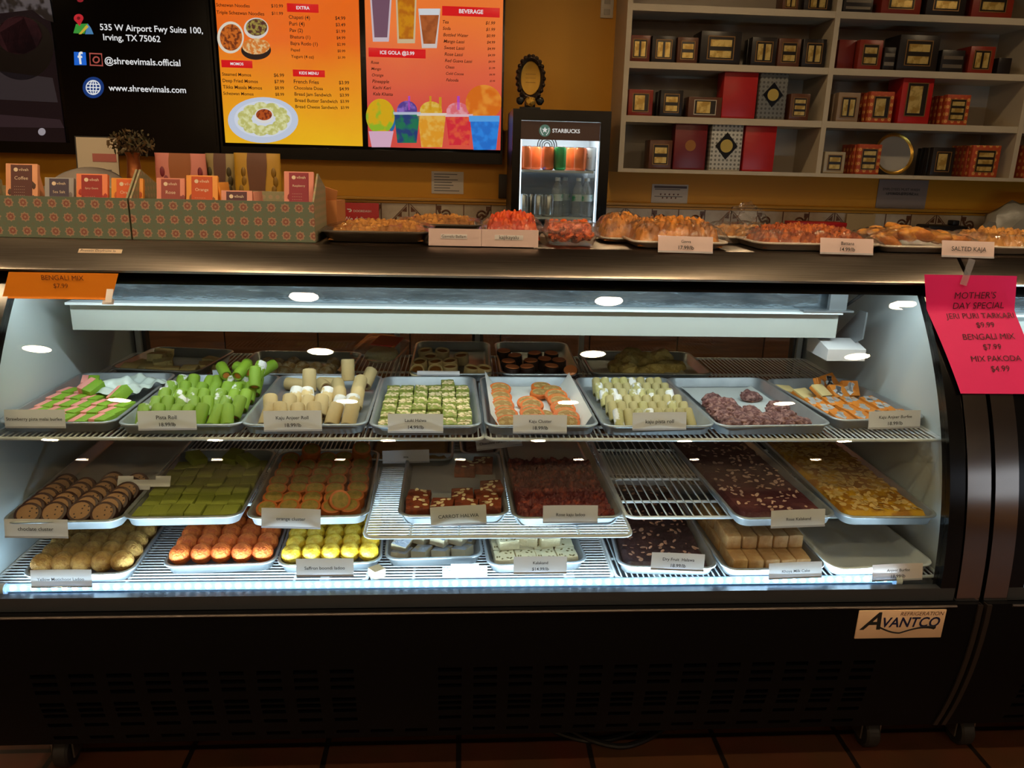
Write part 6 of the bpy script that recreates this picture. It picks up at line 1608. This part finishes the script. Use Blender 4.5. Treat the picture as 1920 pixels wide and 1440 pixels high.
def gift(px0, py0, px1, row, label, body, style='v2', depth=.12, lean=0, stack=0, yoff=.03, bevel=.004, frame=None, name='gift_box'):
    """box standing on shelf `row`; px0..px1 its front face, py0 the top edge"""
    yf = YS + yoff; a, b = at_y(px0, py0, yf), at_y(px1, py0, yf); wd = b.x - a.x; z0 = zs_b[row] + .0006; ht = max(.03, a.z - z0)
    t = thing(name, label, 'gift box', ((a.x + b.x) / 2, yf, z0), 0, 'gift boxes on the wall shelves')
    t.rotation_euler = (R(-lean), 0, 0)
    bm_ = body if not isinstance(body, tuple) else mat('gift_%d_%d_%d' % body, body, .35)
    if stack:
        d = depth / stack
        for k in range(stack):
            o_ = MB().bx(-wd / 2 - (.004 if k else 0), wd / 2 - (.0 if k else 0), k * d, (k + 1) * d - .002, 0, ht - (.004 if k % 2 else 0), min(bevel, .002))
            o_.build('carton', bm_, t)
    else: MB().bx(-wd / 2, wd / 2, 0, depth, 0, ht, bevel).build('carton', bm_, t)
    ed = .012; fm = frame or GOLDW
    if style in ('v2', 'h2', 'h3', 'win'):
        w_in, h_in = wd * .62, ht * .66
        wn = MB().bx(-w_in / 2, w_in / 2, -.002, .001, ht * .17, ht * .17 + h_in).build('window', DARKW, t)
        if style == 'v2':
            for s in (-1, 1): MB().bx(s * w_in * .25 - w_in * .17, s * w_in * .25 + w_in * .17, -.0035, -.002, ht * .21, ht * .17 + h_in * .9).build('pane', GOLDW, wn)
        elif style in ('h2', 'h3'):
            n = 2 if style == 'h2' else 3
            for k in range(n): MB().bx(-w_in * .42, w_in * .42, -.0035, -.002, ht * .17 + h_in * (k + .12) / n, ht * .17 + h_in * (k + .74) / n).build('pane', GOLDW, wn)
        else: MB().bx(-w_in * .4, w_in * .25, -.0035, -.002, ht * .22, ht * .17 + h_in * .92).build('pane', GOLDW, wn)
        fr = MB(); q = .004
        fr.bx(-w_in / 2 - q, w_in / 2 + q, -.003, 0, ht * .17 - q, ht * .17); fr.bx(-w_in / 2 - q, w_in / 2 + q, -.003, 0, ht * .17 + h_in, ht * .17 + h_in + q)
        fr.bx(-w_in / 2 - q, -w_in / 2, -.003, 0, ht * .17, ht * .17 + h_in); fr.bx(w_in / 2, w_in / 2 + q, -.003, 0, ht * .17, ht * .17 + h_in)
        fr.build('window_frame', frame or mat('gift_frame_gold', (150, 110, 60), .35, .5), t)
    elif style == 'emblem':
        MB().cyl((0, -.0015, ht / 2), (0, .001, ht / 2), .03, 24).build('emblem', mat('emblem_gold', (160, 104, 50), .35, .5), t)
    elif style == 'lozenge':
        s = wd * .36
        MB().prism([(-s, ht * .5), (0, ht * .5 - s * 1.15), (s, ht * .5), (0, ht * .5 + s * 1.15)], -.002, .001, 'Y').build('lozenge', BLACKG, t)
        MB().cyl((0, -.004, ht / 2), (0, -.001, ht / 2), s * .55, 24).build('medallion', mat('medallion_gold', (206, 176, 90), .3, .6), t)
    elif style == 'bands':
        for k in range(2): MB().bx(-wd * .42, wd * .42, -.002, .001, ht * (.2 + .38 * k), ht * (.36 + .38 * k)).build('foil_band', mat('foil_band', (190, 180, 160), .25, .9), t)
    return t
NB = (34, 28, 26); NR = (104, 44, 24); RD = (178, 30, 30); RB = (136, 42, 26); BRW = (92, 52, 30)
gift(1182, 65, 1221, 2, 'brown-red gift box at the left end of the second shelf', NR, 'v2')
gift(1224, 66, 1269, 2, 'small black gift box with two gold compartments, second on its shelf', NB, 'v2', .1)
gift(1272, 69, 1311, 2, 'small brown gift box between two black ones, upper left bay', BRW, 'h2')
gift(1316, 57, 1393, 2, 'large black gift box with gold bars, upper left bay', NB, 'h2', .16)
gift(1412, 69, 1459, 2, 'black gift box with vertical gold panes right of the large black one', NB, 'v2', stack=2)
gift(1462, 71, 1504, 2, 'brown gift box with gold bars, second from the divider', BRW, 'h2')
gift(1508, 72, 1552, 2, 'black gift box with a pale pane next to the divider, upper left bay', NB, 'v2')
gift(1614, 74, 1658, 2, 'red gift boxes front, standing left in the upper right bay', RB, 'h2', .2, stack=4)
gift(1575, 74, 1612, 2, 'dull red gift box behind and left of the red dotted one', (120, 36, 28), '', .16, stack=3, yoff=.08)
gift(1660, 88, 1682, 2, 'low black striped stack beside the red dotted box', NB, 'bands', .1)
gift(1690, 64, 1766, 2, 'large black gift box with gold bars, upper right bay', NB, 'h2', .17)
gift(1768, 93, 1812, 2, 'low black stack with foil bands right of the large black box', NB, 'bands', .12)
gift(1822, 86, 1869, 2, 'red gift box with a bright gold pane, upper right bay', RB, 'v2', .14)
gift(1874, 108, 1899, 2, 'flat black box at the right end of the second shelf', NB, '', .1)
gift(1180, 167, 1226, 1, 'red-brown gift box with a glinting window, left on the third shelf', RB, 'win', .12)
gift(1240, 168, 1282, 1, 'small black gift box with bars, third shelf left bay', NB, 'h2', .12, stack=2)
gift(1292, 181, 1355, 1, 'flat brown box with a white-framed window on the third shelf', BRW, 'win', .1, frame=mat('white_frame', (196, 182, 160), .5))
gift(1360, 126, 1425, 1, 'tall plain bright red gift box on the third shelf', RD, '', .12, bevel=.008)
gift(1428, 130, 1481, 1, 'tall grey dotted gift box with a black lozenge, third shelf', flower_mat('grey_dot_print', (112, 112, 108), (60, 58, 56), (90, 88, 84), 44), 'lozenge', .09)
gift(1484, 175, 1521, 1, 'low brown gift box right of the grey dotted one', BRW, 'h3', .12)
gift(1574, 173, 1615, 1, 'cream-rimmed brown gift box left in the third shelf right bay', (150, 124, 100), 'v2', .16, stack=3)
gift(1634, 171, 1679, 1, 'orange diamond gift box left of the tall red one', DIA, 'win', .18, stack=4)
gift(1696, 140, 1755, 1, 'tall red gift box with a long gold window, third shelf', RD, 'win', .16)
gift(1778, 177, 1822, 1, 'orange-red diamond gift box right of the tall red one', DIA, 'h3', .18, stack=4)
gift(1219, 262, 1262, 0, 'small brown gift box with gold bars on the bottom shelf', BRW, 'h2', .12)
gift(1268, 226, 1329, 0, 'tall dark red gift box with a round emblem, bottom shelf', (112, 24, 26), 'emblem', .08)
gift(1337, 226, 1396, 0, 'tall silver-white dotted gift box with a black lozenge, bottom shelf', flower_mat('white_dot_print', (196, 194, 186), (90, 88, 84), (150, 148, 140), 44), 'lozenge', .08)
gift(1400, 228, 1459, 0, 'tall bright red gift box next to the silver-white one, bottom shelf', RD, '', .1)
gift(1548, 284, 1587, 0, 'small cream box with an open brown window next to the divider', (176, 160, 132), 'h2', .1)
gift(1612, 270, 1655, 0, 'orange diamond gift box left of the round tray, bottom shelf', DIA, 'h3', .2, stack=5)
gift(1752, 276, 1793, 0, 'black gift box with a gold window right of the round tray', NB, 'win', .16, stack=4)
gift(1826, 272, 1879, 0, 'orange-red diamond gift box at the right end of the bottom shelf', DIA, 'h3', .2, stack=5)
gift(1470, -14, 1500, 3, 'dark gift box cut by the picture edge, top shelf left of the divider', BRW, 'v2', .1)
gift(1510, -14, 1562, 3, 'dark gold-paned gift box at the divider, top shelf', NB, 'v2', .1)
gift(1584, -10, 1640, 3, 'low dark box on the top shelf right of the divider', NB, 'bands', .1)
gift(1660, -40, 1735, 3, 'red-framed gift box with a pale pane on the top shelf', RB, 'h2', .12)
gift(1745, -40, 1820, 3, 'black gift box with pale panes on the top shelf', NB, 'h2', .12)
gift(1832, -40, 1910, 3, 'red and gold gift box at the right end of the top shelf', RB, 'h2', .12)
gift(1930, 272, 1975, 0, 'orange gift box just past the right divider, bottom shelf', DIA, 'v2', .12)
p = at_y(1688, 277, YS + .06)
t = thing('round_tray', 'round silver tray with a fluted gold rim standing on the bottom shelf', 'tray', (p.x, YS + .10, zs_b[0] + .001)); t.rotation_euler = (R(-12), 0, 0)
rr_ = .118
M_ = Euler((PI / 2, 0, 0)).to_matrix()
MB().lathe([(.001, .0), (rr_ * .82, .0), (rr_ * .86, .004), (rr_ * .84, .007), (.001, .004)], (0, 0, rr_), 44, M=M_).build('dish_centre', mat('tray_silver', (190, 184, 174), .3, .4, bump=.5, bscale=24), t)
MB().lathe([(rr_ * .84, .002), (rr_ * .97, .012), (rr_, .011), (rr_ * .97, .008), (rr_ * .86, -.002)], (0, 0, rr_), 44, M=M_).build('gold_rim', mat('tray_gold', (206, 160, 70), .25, .9), t)
# ------------------------------------------------------------------ cords on the floor
def cord(label, pts, r=.006):
    b = MB(); P_ = []
    V = [Vector(p) for p in pts]
    for i in range(len(V) - 1):
        p0, p1, p2, p3 = V[max(0, i - 1)], V[i], V[i + 1], V[min(len(V) - 1, i + 2)]
        for k in range(8):
            s = k / 8; P_.append(.5 * ((2 * p1) + (-p0 + p2) * s + (2 * p0 - 5 * p1 + 4 * p2 - p3) * s * s + (-p0 + 3 * p1 - 3 * p2 + p3) * s ** 3))
    o = b.tube(P_ + [V[-1]], r, 8).build('power_cord', mat('cord_black', (16, 15, 16), .45)); return tag(o, label, 'power cord')
cord('black power cord coiled on the floor under the case, middle', [(.55, 1.95, .008), (.4, 1.82, .008), (.25, 1.86, .008), (.2, 1.72, .008), (.34, 1.63, .008), (.5, 1.70, .008), (.46, 1.86, .02), (.3, 1.80, .02), (.27, 1.68, .02), (.42, 1.60, .016), (.6, 1.74, .008), (.7, 2.0, .008)], .007)
cord('grey cord running to the right caster under the case', [(.62, 1.9, .1), (.70, 1.72, .09), (.80, 1.66, .03), (.9, 1.7, .008), (1.0, 1.9, .008)], .006)

def finish_texts():
    """fit every lettering to its width, then turn it into plain mesh"""
    bpy.context.view_layer.update()
    dg = bpy.context.evaluated_depsgraph_get()
    for o, wd, ht in TEXTS:
        d = o.dimensions; sx = sy = 1.0
        if wd and d.x > 0: sx = sy = wd / d.x
        if ht and d.y > 0: sy = ht / d.y; sx = sx if wd else sy
        me = bpy.data.meshes.new_from_object(o.evaluated_get(dg))
        n = bpy.data.objects.new('lettering', me); COL.objects.link(n)
        n.parent = o.parent; n.location = o.location; n.rotation_euler = o.rotation_euler; n.scale = (sx, sy, 1)
        nm = o.name; cu = o.data
        bpy.data.objects.remove(o); bpy.data.curves.remove(cu)
finish_texts()
